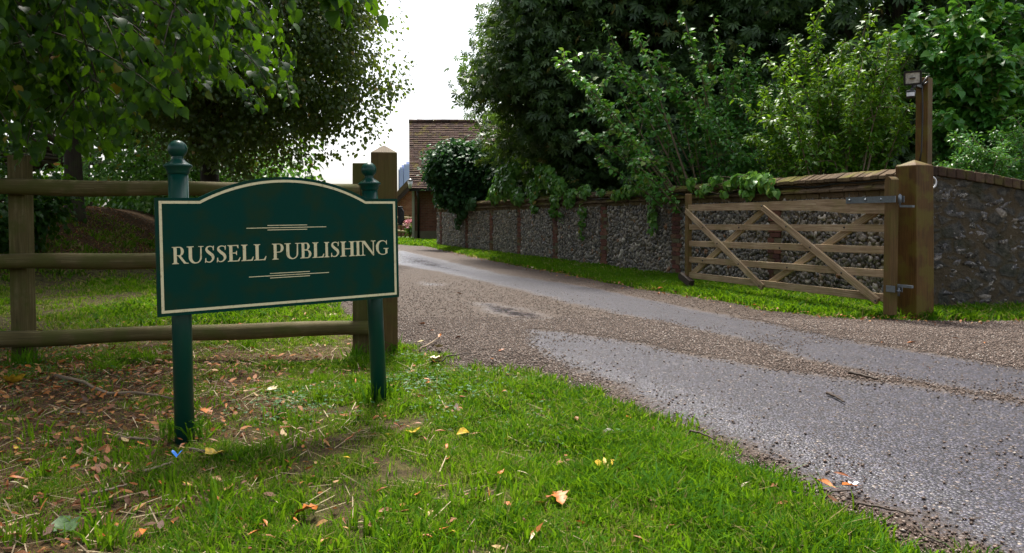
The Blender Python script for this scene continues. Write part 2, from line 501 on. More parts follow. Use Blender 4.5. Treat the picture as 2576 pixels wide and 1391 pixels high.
# rubble wall with thick mortar smears
t = NT('rubble')
P = t.pos()
wob = t.n('ShaderNodeVectorMath', _operation='ADD'); t.l(P, wob.inputs[0])
nd = t.n('ShaderNodeTexNoise'); t.l(P, nd.inputs['Vector']); nd.inputs['Scale'].default_value = 4.0
sc_ = t.n('ShaderNodeVectorMath', _operation='SCALE'); t.l(nd.outputs['Color'], sc_.inputs[0]); sc_.inputs['Scale'].default_value = .16
t.l(sc_.outputs[0], wob.inputs[1])
vs = t.scale(wob.outputs[0], (1, 1, 1.35))
v1 = t.voro(vs, 4.6, 'DISTANCE_TO_EDGE'); v2 = t.voro(vs, 4.6); nz = t.noise(P, 20, 7, .68); nb = t.noise(P, 3.2, 5, .6)
stone = t.mix(t.smooth(nz, .38, .66), (.035, .033, .028), (.14, .125, .1))
sepc = t.n('ShaderNodeSeparateColor'); t.l(v2.outputs['Color'], sepc.inputs[0])
stone = t.mix(t.math('MULTIPLY', sepc.outputs[0], .45), stone, (.075, .075, .07))
edge = t.math('ADD', v1.outputs['Distance'], t.math('MULTIPLY', t.math('SUBTRACT', nb, .52), .5))
edge = t.math('ADD', edge, t.math('MULTIPLY', t.math('SUBTRACT', nz, .5), .12))
msk = t.smooth(edge, .02, .2)
c = t.mix(msk, t.mix(nz, (.045, .034, .02), (.13, .098, .058)), stone)
c = t.mix(t.math('MULTIPLY', t.smooth(nb, .5, .68), .5), c, (.035, .04, .016))
c = t.mix(t.smooth(t.noise(P, 55, 3), .7, .77), c, (.4, .38, .34))
hgt = t.math('ADD', t.math('MULTIPLY', msk, .35), t.math('MULTIPLY', nz, 1.0))
M['rubble'] = t.end(t.pbr(c, .85, t.bump(hgt, 1.0, .03), spec=.25))

def brickwall_mat(name, c1, c2, mort, scale=1.0):
    t = NT(name)
    cm = t.n('ShaderNodeCombineXYZ'); sx = t.n('ShaderNodeSeparateXYZ'); t.l(t.pos(), sx.inputs[0])
    t.l(t.math('ADD', sx.outputs[0], sx.outputs[1]), cm.inputs[0]); t.l(sx.outputs[2], cm.inputs[1])
    b = t.n('ShaderNodeTexBrick'); t.l(cm.outputs[0], b.inputs['Vector'])
    b.inputs['Scale'].default_value = scale; b.inputs['Brick Width'].default_value = .23; b.inputs['Row Height'].default_value = .078
    b.inputs['Mortar Size'].default_value = .008
    t.val(b.inputs['Color1'], c1); t.val(b.inputs['Color2'], c2); t.val(b.inputs['Mortar'], mort)
    nz = t.noise(t.pos(), 3, 5)
    c = t.mix(t.math('MULTIPLY', t.smooth(nz, .4, .7), .5), b.outputs['Color'], tuple(x * .5 for x in c1))
    return t.end(t.pbr(c, .9, t.bump(t.math('SUBTRACT', 1.0, b.outputs['Fac']), .6, .01), spec=.2))
M['barnbrick'] = brickwall_mat('barn_brick', (.13, .045, .035), (.19, .065, .045), (.16, .12, .09))
M['housebrick'] = brickwall_mat('house_brick', (.3, .11, .06), (.4, .17, .09), (.36, .28, .2))
def tile_mat(name, stops, moss):
    t = NT(name)
    nz = t.noise(t.pos(), 1.3, 6, .65); nf = t.noise(t.pos(), 9, 4)
    c = t.ramp(t.attr('tint'), stops)
    c = t.mix(t.math('MULTIPLY', t.smooth(nf, .4, .7), .5), c, (.06, .05, .042))
    c = t.mix(t.math('MULTIPLY', t.smooth(t.noise(t.pos(), 2.4, 6, .7), .52, .66), moss), c, (.13, .105, .018))
    return t.end(t.pbr(c, .9, spec=.2))
M['barntile'] = tile_mat('barn_tile', [(0, (.032, .017, .013)), (.5, (.065, .031, .023)), (1, (.1, .06, .045))], .85)
M['housetile'] = tile_mat('house_tile', [(0, (.1, .08, .04)), (.5, (.16, .125, .07)), (1, (.22, .17, .09))], .5)
t = NT('pale_render')
M['render'] = t.end(t.pbr(t.mix(t.noise(t.pos(), 4), (.3, .27, .23), (.46, .42, .36)), .9))
t = NT('plinth_concrete')
M['plinth'] = t.end(t.pbr(t.mix(t.noise(t.pos(), 3), (.1, .085, .05), (.2, .17, .12)), .95))
t = NT('tower_haze')
M['tower'] = t.end(t.pbr(t.mix(t.noise(t.scale(t.pos(), (1, 1, .05)), .4), (.42, .48, .72), (.55, .6, .82)), .8))  # pale blue of distance haze is put into the towers' colour
t = NT('pink_petal')
M['pink'] = t.end(t.pbr(t.mix(t.noise(t.pos(), 30), (.7, .25, .35), (.85, .6, .62)), .6))
t = NT('blue_foil')
M['blue'] = t.end(t.pbr((.05, .25, .75), .3))
t = NT('pale_rail')
M['palerail'] = t.end(t.pbr(t.mix(t.noise(t.pos(), 8), (.3, .26, .12), (.5, .44, .24)), .8))
t = NT('stone')
M['stone'] = t.end(t.pbr(t.mix(t.noise(t.pos(), 50, 5), (.14, .12, .1), (.36, .32, .28)), .8))

# ground: moss, thatch and soil; the colours follow wear of the place, with its own attributes
t = NT('lawn_soil')
P = t.pos()
n1 = t.noise(P, 1.1, 5); n2 = t.noise(P, 14, 6, .65); n3 = t.noise(P, 70, 4, .7)
soil = t.mix(n3, (.018, .013, .007), (.085, .06, .032))
thatch = t.mix(n3, (.04, .045, .01), (.17, .145, .055))
green = t.mix(n3, (.02, .05, .007), (.07, .13, .018))
c = t.mix(t.smooth(n2, .42, .6), soil, thatch)
gm = t.math('MULTIPLY', t.attr('lush'), t.smooth(n2, .3, .55))
c = t.mix(gm, c, green)
lit = t.math('MULTIPLY', t.attr('litter'), t.smooth(t.math('ADD', n2, t.math('MULTIPLY', n3, .3)), .5, .68))
c = t.mix(lit, c, t.mix(t.smooth(n3, .35, .65), (.025, .014, .008), (.13, .07, .032)))
M['ground'] = t.end(t.pbr(c, .95, t.bump(t.math('ADD', n2, n3), .8, .02), spec=.15))

# drive: loose brown gravel with worn wet tarmac showing in the wheel tracks
t = NT('drive_surface')
P = t.pos()
td = t.attr('track'); ed = t.attr('edge'); wet = t.attr('wet')
nb = t.noise(P, 2.6, 5, .6); nm = t.noise(P, 22, 4, .65); nf = t.noise(P, 75, 3, .7)
k = t.math('ADD', td, t.math('ADD', t.math('MULTIPLY', t.math('SUBTRACT', nb, .42), .32), t.math('MULTIPLY', t.math('SUBTRACT', nm, .5), .4)))
k = t.math('ADD', k, t.math('MULTIPLY', t.math('SUBTRACT', nf, .5), .35))
tar = t.math('MULTIPLY', t.smooth(k, -.03, .14), t.smooth(t.math('ADD', nf, t.math('MULTIPLY', nm, .6)), .98, .86))
vg = t.voro(t.scale(P, (1, 1, .5)), 78); vt = t.voro(P, 88)
sg = t.n('ShaderNodeSeparateColor'); t.l(vg.outputs['Color'], sg.inputs[0])
st = t.n('ShaderNodeSeparateColor'); t.l(vt.outputs['Color'], st.inputs[0])
gcol = t.ramp(sg.outputs[0], [(0, (.022, .014, .01)), (.3, (.06, .037, .026)), (.6, (.105, .068, .05)), (.85, (.18, .125, .098)), (1, (.3, .26, .23))])
gcol = t.mix(t.smooth(vg.outputs['Distance'], .25, .7), gcol, (.04, .027, .018))
soilm = t.math('MULTIPLY', t.smooth(t.math('ADD', ed, t.math('MULTIPLY', t.math('SUBTRACT', nb, .5), .7)), .75, .05), t.smooth(nm, .35, .6))
gcol = t.mix(t.math('MULTIPLY', soilm, .85), gcol, (.05, .03, .02))
tcol = t.ramp(st.outputs[0], [(0, (.018, .017, .024)), (.4, (.046, .043, .062)), (.8, (.084, .079, .112)), (.95, (.125, .115, .145)), (1, (.3, .24, .19))])  # lavender of the reflected sky is put into the tarmac colour
tcol = t.mix(t.smooth(vt.outputs['Distance'], .3, .7), tcol, (.022, .021, .026))
c = t.mix(tar, gcol, tcol)
rg = t.mix(tar, (.75, .75, .75), (.42, .42, .42))
wet = t.math('MULTIPLY', wet, t.smooth(t.math('ADD', nm, t.math('MULTIPLY', nb, .5)), .55, .8))
rg2 = t.mix(wet, rg, (.16, .16, .16))
hg = t.math('MULTIPLY', t.math('SUBTRACT', 1.0, vg.outputs['Distance']), 1.0)
ht = t.math('MULTIPLY', t.math('SUBTRACT', 1.0, vt.outputs['Distance']), .4)
mixh = t.n('ShaderNodeMix', _data_type='FLOAT'); t.val(mixh.inputs[0], tar); t.l(hg, mixh.inputs[2]); t.l(ht, mixh.inputs[3])
bm = t.n('ShaderNodeBump'); bm.inputs['Distance'].default_value = .012
t.l(mixh.outputs[0], bm.inputs['Height']); t.val(bm.inputs['Strength'], t.math('SUBTRACT', .75, t.math('MULTIPLY', wet, .6)))
b = t.n('ShaderNodeBsdfPrincipled'); t.l(c, b.inputs['Base Color']); t.l(rg2, b.inputs['Roughness'])
t.l(bm.outputs[0], b.inputs['Normal']); t.val(b.inputs['Specular IOR Level'], t.math('ADD', .25, t.math('MULTIPLY', tar, .14)))
M['drive'] = t.end(b.outputs[0])
t = NT('pebble')
c = t.ramp(t.attr('tint'), [(0, (.022, .014, .01)), (.3, (.065, .038, .025)), (.6, (.11, .07, .05)), (.85, (.19, .13, .098)), (1, (.34, .3, .26))])
M['pebble'] = t.end(t.pbr(c, .6, spec=.4))

# ------------------------------------------------------------------ the drive: edges read off the place, laid on the ground
near_px = [(1003, 859), (1036, 881), (1090, 903), (1172, 927), (1321, 935), (1421, 976), (1529, 1006), (1673, 1075), (1811, 1139), (1950, 1197), (2163, 1297), (2302, 1377)]
E1 = [(-14, 31.5), (-9.2, 26), (-6.2, 20), (-4.2, 15), (-2.75, 11), (-1.75, 8)] + [tuple(grd(*p))[:2] for p in near_px] + [(1.75, 1.4), (2.6, 0), (4.2, -3)]
far_px = [(1085, 621), (1170, 641), (1258, 659), (1448, 694), (1638, 729), (1800, 754), (1950, 780), (2049, 792), (2158, 801), (2250, 801), (2348, 806), (2576, 806)]
E2 = [(-14, 36.5), (-9, 33), (-6, 31.4), (-4.2, 30)] + [tuple(grd(*p))[:2] for p in far_px] + [(7.5, 7.4), (10, 6.8), (14, 5)]
drive_poly = E1 + E2[::-1]
trackA = [tuple(grd(*p))[:2] for p in [(1010, 633), (1060, 645), (1258, 694), (1475, 726), (1746, 786), (1950, 827), (2158, 873), (2429, 916), (2576, 943), (2900, 1010), (2900, 1200), (2576, 1006), (2294, 960), (2049, 911), (1950, 873), (1665, 813), (1475, 773), (1258, 718), (1100, 684), (1010, 668)]]
trackB = [tuple(grd(*p))[:2] for p in [(1340, 838), (1421, 846), (1556, 865), (1692, 895), (1950, 943), (2150, 968), (2300, 985), (2450, 1005), (2900, 1075), (3400, 1391), (2576, 1400), (2302, 1289), (2163, 1244), (2025, 1178), (1950, 1139), (1673, 1031), (1583, 970), (1475, 941), (1353, 881)]]
puddle = [tuple(grd(*p))[:2] for p in [(1170, 762), (1250, 768), (1330, 782), (1410, 806), (1370, 817), (1290, 812), (1220, 793)]]
puddle2 = [tuple(grd(*p))[:2] for p in [(1060, 712), (1130, 718), (1100, 726), (1040, 722)]]
wetpatch = [tuple(grd(*p))[:2] for p in [(940, 622), (1010, 630), (1080, 648), (1200, 684), (1290, 712), (1230, 708), (1100, 684), (1010, 668), (930, 664)]]
E1r = resample(E1, 460); E2r = resample(E2, 460)
NCOL = 150
tt = np.linspace(0, 1, NCOL)
G_ = E1r[:, None, :] * (1 - tt)[None, :, None] + E2r[:, None, :] * tt[None, :, None]
gx, gy = G_[..., 0].ravel(), G_[..., 1].ravel()
def sdist(poly):
    d = dist_line(gx, gy, poly, True)
    return np.where(in_poly(gx, gy, poly), d, -d)
track = np.maximum.reduce([sdist(trackA) + .09, sdist(trackB) + .06, sdist(puddle) * .4 - .06, sdist(puddle2) * .4 - .05])
wetd = np.maximum.reduce([sstep(-.05, .25, sdist(puddle)), sstep(-.05, .3, sdist(puddle2)) * .7, sstep(-.1, .7, sdist(wetpatch))])
def edge_at(x, y): return np.minimum(dist_line(x, y, E1) * 1.0, dist_line(x, y, E2) * .5)
def drive_z(x, y): return -.009 + .033 * sstep(0, .6, edge_at(x, y))
edge = edge_at(gx, gy); soil_e = np.minimum(dist_line(gx, gy, E1) * 2.2 + .12, dist_line(gx, gy, E2) * .55)
V = np.stack([gx, gy, drive_z(gx, gy) + .006 * (fbm(gx, gy, 1.2) - .5) + .006 * (fbm(gx, gy, 7) - .5)], 1)
ii = (np.arange(459)[:, None] * NCOL + np.arange(NCOL - 1)[None, :]).ravel()
F = np.stack([ii, ii + NCOL, ii + NCOL + 1, ii + 1], 1)
drv = np_mesh('driveway', V, F[:, ::-1], np.zeros(len(V)), M['drive'], smooth=True)
for nm_, ar in (('track', np.clip(track, -1, 1)), ('edge', np.clip(soil_e, 0, 3)), ('wet', wetd)):
    a = drv.data.attributes.new(nm_, 'FLOAT', 'POINT'); a.data.foreach_set('value', ar.astype('f'))
tag(drv, kind='structure')

# ground sheet with the bank on the left
bank_foot = [(-30, -2), (-9.5, 5.5), (-7.4, 9.3), (-6.3, 13.5), (-6.2, 18), (-8, 24), (-12, 30), (-20, 40)]
def bank(x, y):
    d = dist_line(x, y, bank_foot)
    left = in_poly(x, y, bank_foot + [(-200, 60), (-200, -40)])
    d = np.where(left, d, 0)
    return 1.25 * sstep(0, 3.6, d) + .1 * sstep(0, 1.2, d) * (fbm(x, y, .9) - .3) + .02 * np.clip(d - 3, 0, 6)
def ground_z(x, y):
    x = np.asarray(x, float); y = np.asarray(y, float)
    ind = in_poly(x, y, drive_poly)
    d = dist_line(x, y, drive_poly, True)
    lawn = np.where(ind, 0, sstep(0, .35, d))
    z = -.012 + lawn * (.014 + .03 * (fbm(x, y, 1.6) - .4) + .012 * (vnoise(x, y, 9) - .5))
    return z + bank(x, y)
def axis_pts(lo, hi, step, ends, growth=1.28):
    a = list(np.arange(lo, hi, step))
    s = step; x = a[-1]
    while x < ends[1]: s *= growth; x += s; a.append(x)
    s = step; x = a[0]; pre = []
    while x > ends[0]: s *= growth; x -= s; pre.append(x)
    return np.array(pre[::-1] + a)
xs = axis_pts(-12, 8, .1, (-900, 900)); ys = axis_pts(1.2, 22, .1, (-60, 1800))
XX, YY = np.meshgrid(xs, ys, indexing='ij')
gz = ground_z(XX.ravel(), YY.ravel())
far = np.hypot(XX.ravel(), YY.ravel())
V = np.stack([XX.ravel(), YY.ravel(), gz], 1)
ny = len(ys)
ii = (np.arange(len(xs) - 1)[:, None] * ny + np.arange(ny - 1)[None, :]).ravel()
F = np.stack([ii, ii + ny, ii + ny + 1, ii + 1], 1)
grn = np_mesh('ground', V, F, np.zeros(len(V)), M['ground'], smooth=True)
PXY = None
def lush_at(x, y):
    """0 worn, 1 thick grass"""
    x = np.asarray(x, float); y = np.asarray(y, float)
    de = dist_line(x, y, E1)
    right = sstep(1.5, .25, de) * sstep(6, 5, y)
    n = fbm(x, y, 1.5, 5)
    base = .1 + .24 * sstep(-2.2, -.7, x) + .5 * right
    base = np.maximum(base, .55 * sstep(6.3, 7.5, y) * sstep(-6, -3.5, x))      # lawn behind the fence
    verge = (x > -5) & in_poly(x, y, [tuple(p) for p in E2r[::6]] + [(14, 12), (4.4, 8.5), (2.8, 13.5), (.9, 18.4), (-2.9, 28.5)])
    base = np.where(verge, .95, base)
    base = np.where(y > 28, .95, base)
    n2 = fbm(x, y, 4.2, 15)
    base = base + ((n - .5) * 1.3 + (n2 - .5) * 1.3) * np.where(verge, .12, 1.0)
    base = base * (1 - .9 * sstep(.1, 1.0, bank(x, y) - .25))
    return np.clip(base, 0, 1)
def litter_at(x, y):
    x = np.asarray(x, float); y = np.asarray(y, float)
    l = .95 * sstep(-.6, -2.2, x + .0 * y) * sstep(7.5, 5.0, y) + .35 * sstep(7, 5, y) * sstep(1.0, -1.0, x)
    l = np.maximum(l, 1.0 * sstep(.1, .5, bank(x, y)))
    return np.clip(l, 0, 1)
a = grn.data.attributes.new('lush', 'FLOAT', 'POINT'); a.data.foreach_set('value', lush_at(V[:, 0], V[:, 1]).astype('f'))
a = grn.data.attributes.new('litter', 'FLOAT', 'POINT'); a.data.foreach_set('value', litter_at(V[:, 0], V[:, 1]).astype('f'))
tag(grn, kind='structure')

# ------------------------------------------------------------------ flint boundary wall
WP = [(4.42, 8.5), (2.72, 13.5), (.9, 18.4), (-.2, 21.6), (-2.78, 28.2)]
wl = resample(WP, 900)
ws = np.concatenate([[0], np.cumsum(np.hypot(*np.diff(wl, axis=0).T))])
WLEN = ws[-1]
def wpt(s, d=0.0, z=0.0):
    """point on the wall: s along, d towards the drive, z up"""
    x = np.interp(s, ws, wl[:, 0]); y = np.interp(s, ws, wl[:, 1])
    x2 = np.interp(s + .05, ws, wl[:, 0]); y2 = np.interp(s + .05, ws, wl[:, 1]); x1 = np.interp(s - .05, ws, wl[:, 0]); y1 = np.interp(s - .05, ws, wl[:, 1])
    tx, ty = x2 - x1, y2 - y1; L = np.hypot(tx, ty) + 1e-9; tx, ty = tx / L, ty / L
    return np.stack([x - ty * d, y + tx * d, np.broadcast_to(z, np.shape(x)) + 0 * x], -1)
def wdirs(s):
    a_ = wpt(s + .02); b_ = wpt(s - .02); tdir = norm(a_ - b_)
    return tdir, np.stack([-tdir[..., 1], tdir[..., 0], 0 * tdir[..., 0]], -1)
def s_at_px(px):
    q = wpt(np.linspace(0, WLEN, 2000)); u, _ = project(q)
    return float(np.interp(-px, -u, np.linspace(0, WLEN, 2000)))
fw = empty('flint_wall', wpt(WLEN / 2), 'long flint boundary wall with brick piers and mossy coping beside the drive', 'wall')
ssamp = np.linspace(0, WLEN, 120)
def wall_strip(prof, name, mat, tint=.5):
    mb = MB(); n = len(prof)
    for s in ssamp:
        for d, z in prof: mb.v.append(tuple(wpt(s, d, z)))
    for i in range(len(ssamp) - 1):
        for k in range(n - 1):
            b_ = i * n + k
            mb.face((b_, b_ + n, b_ + n + 1, b_ + 1), None, tint)
    mb.face(list(range(n))[::-1]); mb.face([(len(ssamp) - 1) * n + k for k in range(n)])
    return mb.build(name, mat, fw)
TOPZ = 1.59
wall_strip([(0, -.1), (0, TOPZ - .05), (-.3, TOPZ - .05), (-.3, -.1)], 'mortar_core', M['mortar'])
pier_s = [s_at_px(p) for p in (1240 - 3, 1310 - 3, 1398, 1520, 1702, 1950)] + [s_at_px(1110), s_at_px(1175)]
# flints as one knapped surface
proto_dirs = []
def ico():
    f = (1 + 5 ** .5) / 2
    v = np.array([(-1, f, 0), (1, f, 0), (-1, -f, 0), (1, -f, 0), (0, -1, f), (0, 1, f), (0, -1, -f), (0, 1, -f), (f, 0, -1), (f, 0, 1), (-f, 0, -1), (-f, 0, 1)], float)
    v /= np.linalg.norm(v[0])
    fc = np.array([(0, 11, 5), (0, 5, 1), (0, 1, 7), (0, 7, 10), (0, 10, 11), (1, 5, 9), (5, 11, 4), (11, 10, 2), (10, 7, 6), (7, 1, 8), (3, 9, 4), (3, 4, 2), (3, 2, 6), (3, 6, 8), (3, 8, 9), (4, 9, 5), (2, 4, 11), (6, 2, 10), (8, 6, 7), (9, 8, 1)])
    return v, fc
def subdiv(v, f):
    v = list(map(tuple, v)); cache = {}; out = []
    def mid(a_, b_):
        kk = (min(a_, b_), max(a_, b_))
        if kk not in cache:
            m = (np.array(v[a_]) + np.array(v[b_])) / 2; m /= np.linalg.norm(m); v.append(tuple(m)); cache[kk] = len(v) - 1
        return cache[kk]
    for a_, b_, c_ in f:
        x, y, z = mid(a_, b_), mid(b_, c_), mid(c_, a_)
        out += [(a_, x, z), (b_, y, x), (c_, z, y), (x, y, z)]
    return np.array(v), np.array(out)
I1 = ico(); I2 = subdiv(*I1)
parts = []
s = 0.03; z0 = .0
fs, fz, fr = [], [], []
cell = {}
for r_try in range(60000):
    a_ = random.random() * WLEN; zz = random.uniform(.0, 1.27); wd = random.uniform(.05, .1) if random.random() < .8 else random.uniform(.1, .16)
    ci, cj = int(a_ / .1), int(zz / .1); ok = True
    for di in (-1, 0, 1):
        for dj in (-1, 0, 1):
            for (a2, z2, w2) in cell.get((ci + di, cj + dj), ()):
                if ((a_ - a2) / (.46 * (wd + w2) * .5 * 2)) ** 2 + ((zz - z2) / (.037 + .16 * (wd + w2))) ** 2 < .62: ok = False; break
            if not ok: break
        if not ok: break
    if ok:
        cell.setdefault((ci, cj), []).append((a_, zz, wd)); fs.append(a_); fz.append(zz); fr.append(wd)
fs, fz, fr = np.array(fs), np.array(fz), np.array(fr)
keep = np.ones(len(fs), bool)
for p_ in pier_s: keep &= np.abs(fs - p_) > .16
keep &= fs > .1
fs, fz, fr = fs[keep], fz[keep], fr[keep]
tdir, ndir = wdirs(fs)
N = len(fs)
base_v, base_f = I2
shape = 1 + rng.normal(0, .27, (N, len(base_v)))
Lx = base_v[None] * shape[:, :, None]
ang = rng.normal(0, .5, N)
lx = Lx[:, :, 0] * (fr * .56)[:, None]; lz = Lx[:, :, 2] * (fr * .2 + rng.uniform(.016, .03, N))[:, None]; ly = Lx[:, :, 1] * rng.uniform(.018, .045, N)[:, None]
rx = lx * np.cos(ang)[:, None] - lz * np.sin(ang)[:, None]; rz_ = lx * np.sin(ang)[:, None] + lz * np.cos(ang)[:, None]
# a flat knapped face
ly = np.minimum(ly, (rng.uniform(.008, .03, N))[:, None] + rx * rng.normal(0, .25, N)[:, None] + rz_ * rng.normal(0, .25, N)[:, None])
cpos = wpt(fs, .004, 0); cpos[:, 2] = fz
Vf = cpos[:, None, :] + rx[:, :, None] * tdir[:, None, :] + ly[:, :, None] * ndir[:, None, :] + rz_[:, :, None] * np.array([0, 0, 1.0])[None, None, :]
tint = np.clip(rng.beta(1.6, 2.2, N) + np.where(rng.random(N) < .03, .6, 0), 0, 1)
np_mesh('flint_panel', Vf.reshape(-1, 3), (base_f[None] + (np.arange(N) * len(base_v))[:, None, None]).reshape(-1, 3), np.repeat(tint, len(base_v)), M['flint'], fw)
def wbrick(mb, s0, s1, z0, z1, d0, d1, tint, d1top=None):
    j = lambda: random.uniform(-.003, .003)
    d1t = d1 if d1top is None else d1top
    P = []
    for zz, dd in ((z0, d1), (z1, d1t)):
        for ss, d_ in ((s0, d0), (s1, d0), (s1, dd), (s0, dd)):
            P.append(tuple(wpt(ss, d_ + (j() if d_ == dd else 0), zz + j())))
    mb.hexa([P[3], P[2], P[1], P[0], P[7], P[6], P[5], P[4]], tint)
for p_ in pier_s:
    mb = MB(); zz = 0.0; k = 0
    while zz < 1.25:
        hw = .15 if k % 2 else .105
        off = random.uniform(-.012, .012)
        cut = p_ + off + (random.uniform(-.02, .02) if k % 2 else 99)
        tn = random.random() if random.random() < .85 else 1.0
        if k % 2 and hw > .1:
            wbrick(mb, p_ - hw + off, cut - .005, zz, zz + .064, -.02, .022, tn)
            wbrick(mb, cut + .005, p_ + hw + off, zz, zz + .064, -.02, .022, random.random())
        else:
            wbrick(mb, p_ - hw + off, p_ + hw + off, zz, zz + .064, -.02, .022, tn)
        zz += .075; k += 1
    mb.build('brick_pier', M['pierbrick'], fw)
# brick courses and coping
mb = MB(); s = .0
while s < WLEN - .2:
    L = random.choice((.215, .215, .105)); wbrick(mb, s, min(s + L, WLEN), 1.268, 1.335, -.05, .024 + random.uniform(-.004, .006), random.random()); s += L + .011
mb.build('brick_course', M['copebrick'], fw, .004)
mb = MB(); s = .0
while s < WLEN - .2:
    L = .215
    wbrick(mb, s, min(s + L, WLEN), 1.345, 1.372, -.05, .07 + random.uniform(-.008, .005), random.random())
    wbrick(mb, s, min(s + L, WLEN), 1.3725, 1.415, -.05, .066 + random.uniform(-.005, .004), random.random(), .012)
    s += L + .009
s = .0
while s < WLEN - .2:
    L = .215
    wbrick(mb, s + .05, min(s + .05 + L, WLEN), 1.417, 1.468, -.1, .02 + random.uniform(-.004, .004), random.random()); s += L + .009
s = 0.0
while s < WLEN - .1:
    L = random.uniform(.098, .108)
    tn = random.random(); dz = random.uniform(-.006, .006); dd = random.uniform(-.008, .008)
    wbrick(mb, s, s + L, 1.47 + dz, 1.515 + dz, -.36, .075 + dd, tn)
    wbrick(mb, s + .001, s + L - .001, 1.5155 + dz, 1.585 + dz, -.3, .072 + dd, tn, -.08)
    s += L + .008
mb.build('coping', M['copebrick'], fw, .005)

# side wall that ramps down to the right
rw = empty('rubble_wall', (7, 8.5, 0), 'dark rubble wall with curved brick-on-edge coping right of the gate post', 'wall')
RX0, RX1, RY = 4.42, 13.0, 8.42
def ramp_top(x):
    q = np.clip(np.asarray(x, float) - 4.55, 0, 4.5)
    return np.maximum(1.50 - .1 * q - .05 * q * q, .55)
mb = MB(); xsr = np.linspace(RX0 + .02, RX1, 160); zsr = np.linspace(-.1, 1, 26)
for i, x in enumerate(xsr):
    tp = float(ramp_top(x)) - .0
    for k, q in enumerate(zsr):
        zz = -.1 + (q + .1) / 1.1 * (tp + .1)
        dd = .05 * (fbm(x, zz, 5.5, 40) - .5) + .03 * (fbm(x, zz, 14, 70) - .5)
        mb.v.append((x, RY + float(dd), zz))
nz_ = len(zsr)
for i in range(len(xsr) - 1):
    for k in range(nz_ - 1):
        b_ = i * nz_ + k; mb.face((b_, b_ + nz_, b_ + nz_ + 1, b_ + 1), None, .5, True)
mb.build('rubble_face', M['rubble'], rw)
n = 620; sx_ = rng.uniform(RX0 + .1, 8.5, n); sz_ = rng.uniform(.02, 1.0, n) ** .9 * (ramp_top(sx_) - .06); wd = rng.uniform(.025, .075, n)
shp = base_v[None] * (1 + rng.normal(0, .24, (n, len(base_v), 1))); an = rng.normal(0, .5, n)
ax_, az_ = shp[..., 0] * wd[:, None] * 1.15, shp[..., 2] * wd[:, None] * .62
Vs = np.stack([sx_[:, None] + ax_ * np.cos(an)[:, None] - az_ * np.sin(an)[:, None], RY + .02 + .05 * (fbm(sx_, sz_, 5.5, 40) - .5)[:, None] + np.maximum(shp[..., 1] * .03, -rng.uniform(.01, .028, n)[:, None]), sz_[:, None] + ax_ * np.sin(an)[:, None] + az_ * np.cos(an)[:, None]], -1)
np_mesh('flint_panel', Vs.reshape(-1, 3), (base_f[None] + (np.arange(n) * len(base_v))[:, None, None]).reshape(-1, 3), np.repeat(np.clip(rng.beta(1.5, 4.6, n), 0, .8), len(base_v)), M['flint'], rw)
mb = MB()
for i in range(60):
    xa = RX0 + i * (RX1 - RX0) / 60; xb = RX0 + (i + 1) * (RX1 - RX0) / 60
    za, zb = float(ramp_top(xa)) - .01, float(ramp_top(xb)) - .01
    mb.hexa([(xa, RY + .06, -.1), (xb, RY + .06, -.1), (xb, RY + .34, -.1), (xa, RY + .34, -.1), (xa, RY + .06, za), (xb, RY + .06, zb), (xb, RY + .34, zb), (xa, RY + .34, za)])
mb.build('mortar_core', M['mortar'], rw)
mb = MB(); x = RX0
while x < RX1:
    L = random.uniform(.098, .112); xm = x + L / 2
    sl = float(ramp_top(xm + .05) - ramp_top(xm - .05)) / .1
    tp = float(ramp_top(xm)) + random.uniform(-.004, .004); y0 = RY - .035 + random.uniform(-.008, .008)
    dz = sl * L / 2; tn = random.random()
    P = [(x, y0, tp - dz), (x + L - .009, y0, tp + dz), (x + L - .009, RY + .36, tp + dz), (x, RY + .36, tp - dz),
         (x, y0 + .012, tp + .11 - dz), (x + L - .009, y0 + .012, tp + .11 + dz), (x + L - .009, RY + .3, tp + .13 + dz), (x, RY + .3, tp + .13 - dz)]
    mb.hexa(P, tn); x += L
mb.build('coping', M['rampbrick'], rw, .012)

# black cable clipped under the coping, and a white hoop of conduit
mb = MB(); pts = []
for s in np.arange(.0, s_at_px(1480), .12):
    sag = .012 * math.sin(s * 3.1) + .008 * math.sin(s * 7.7) - (.03 if 3.2 < s < 4.6 else 0)
    pts.append(wpt(s, .04, 1.44 + sag))
mb.tube(pts, .011, 6)
tag(mb.build('cable', M['black']), 'thin black cable running along the wall just under its coping', 'cable')
mb = MB(); c0 = at(2343, 459, 8.2)
mb.tube([c0 + Vector((.052 * math.sin(a_), 0, .062 * math.cos(a_))) for a_ in np.linspace(.15, 2.9, 14)], .009, 8)
tag(mb.build('conduit_hoop', M['white']), 'white curved plastic conduit poking out behind the thick gate post', 'conduit')

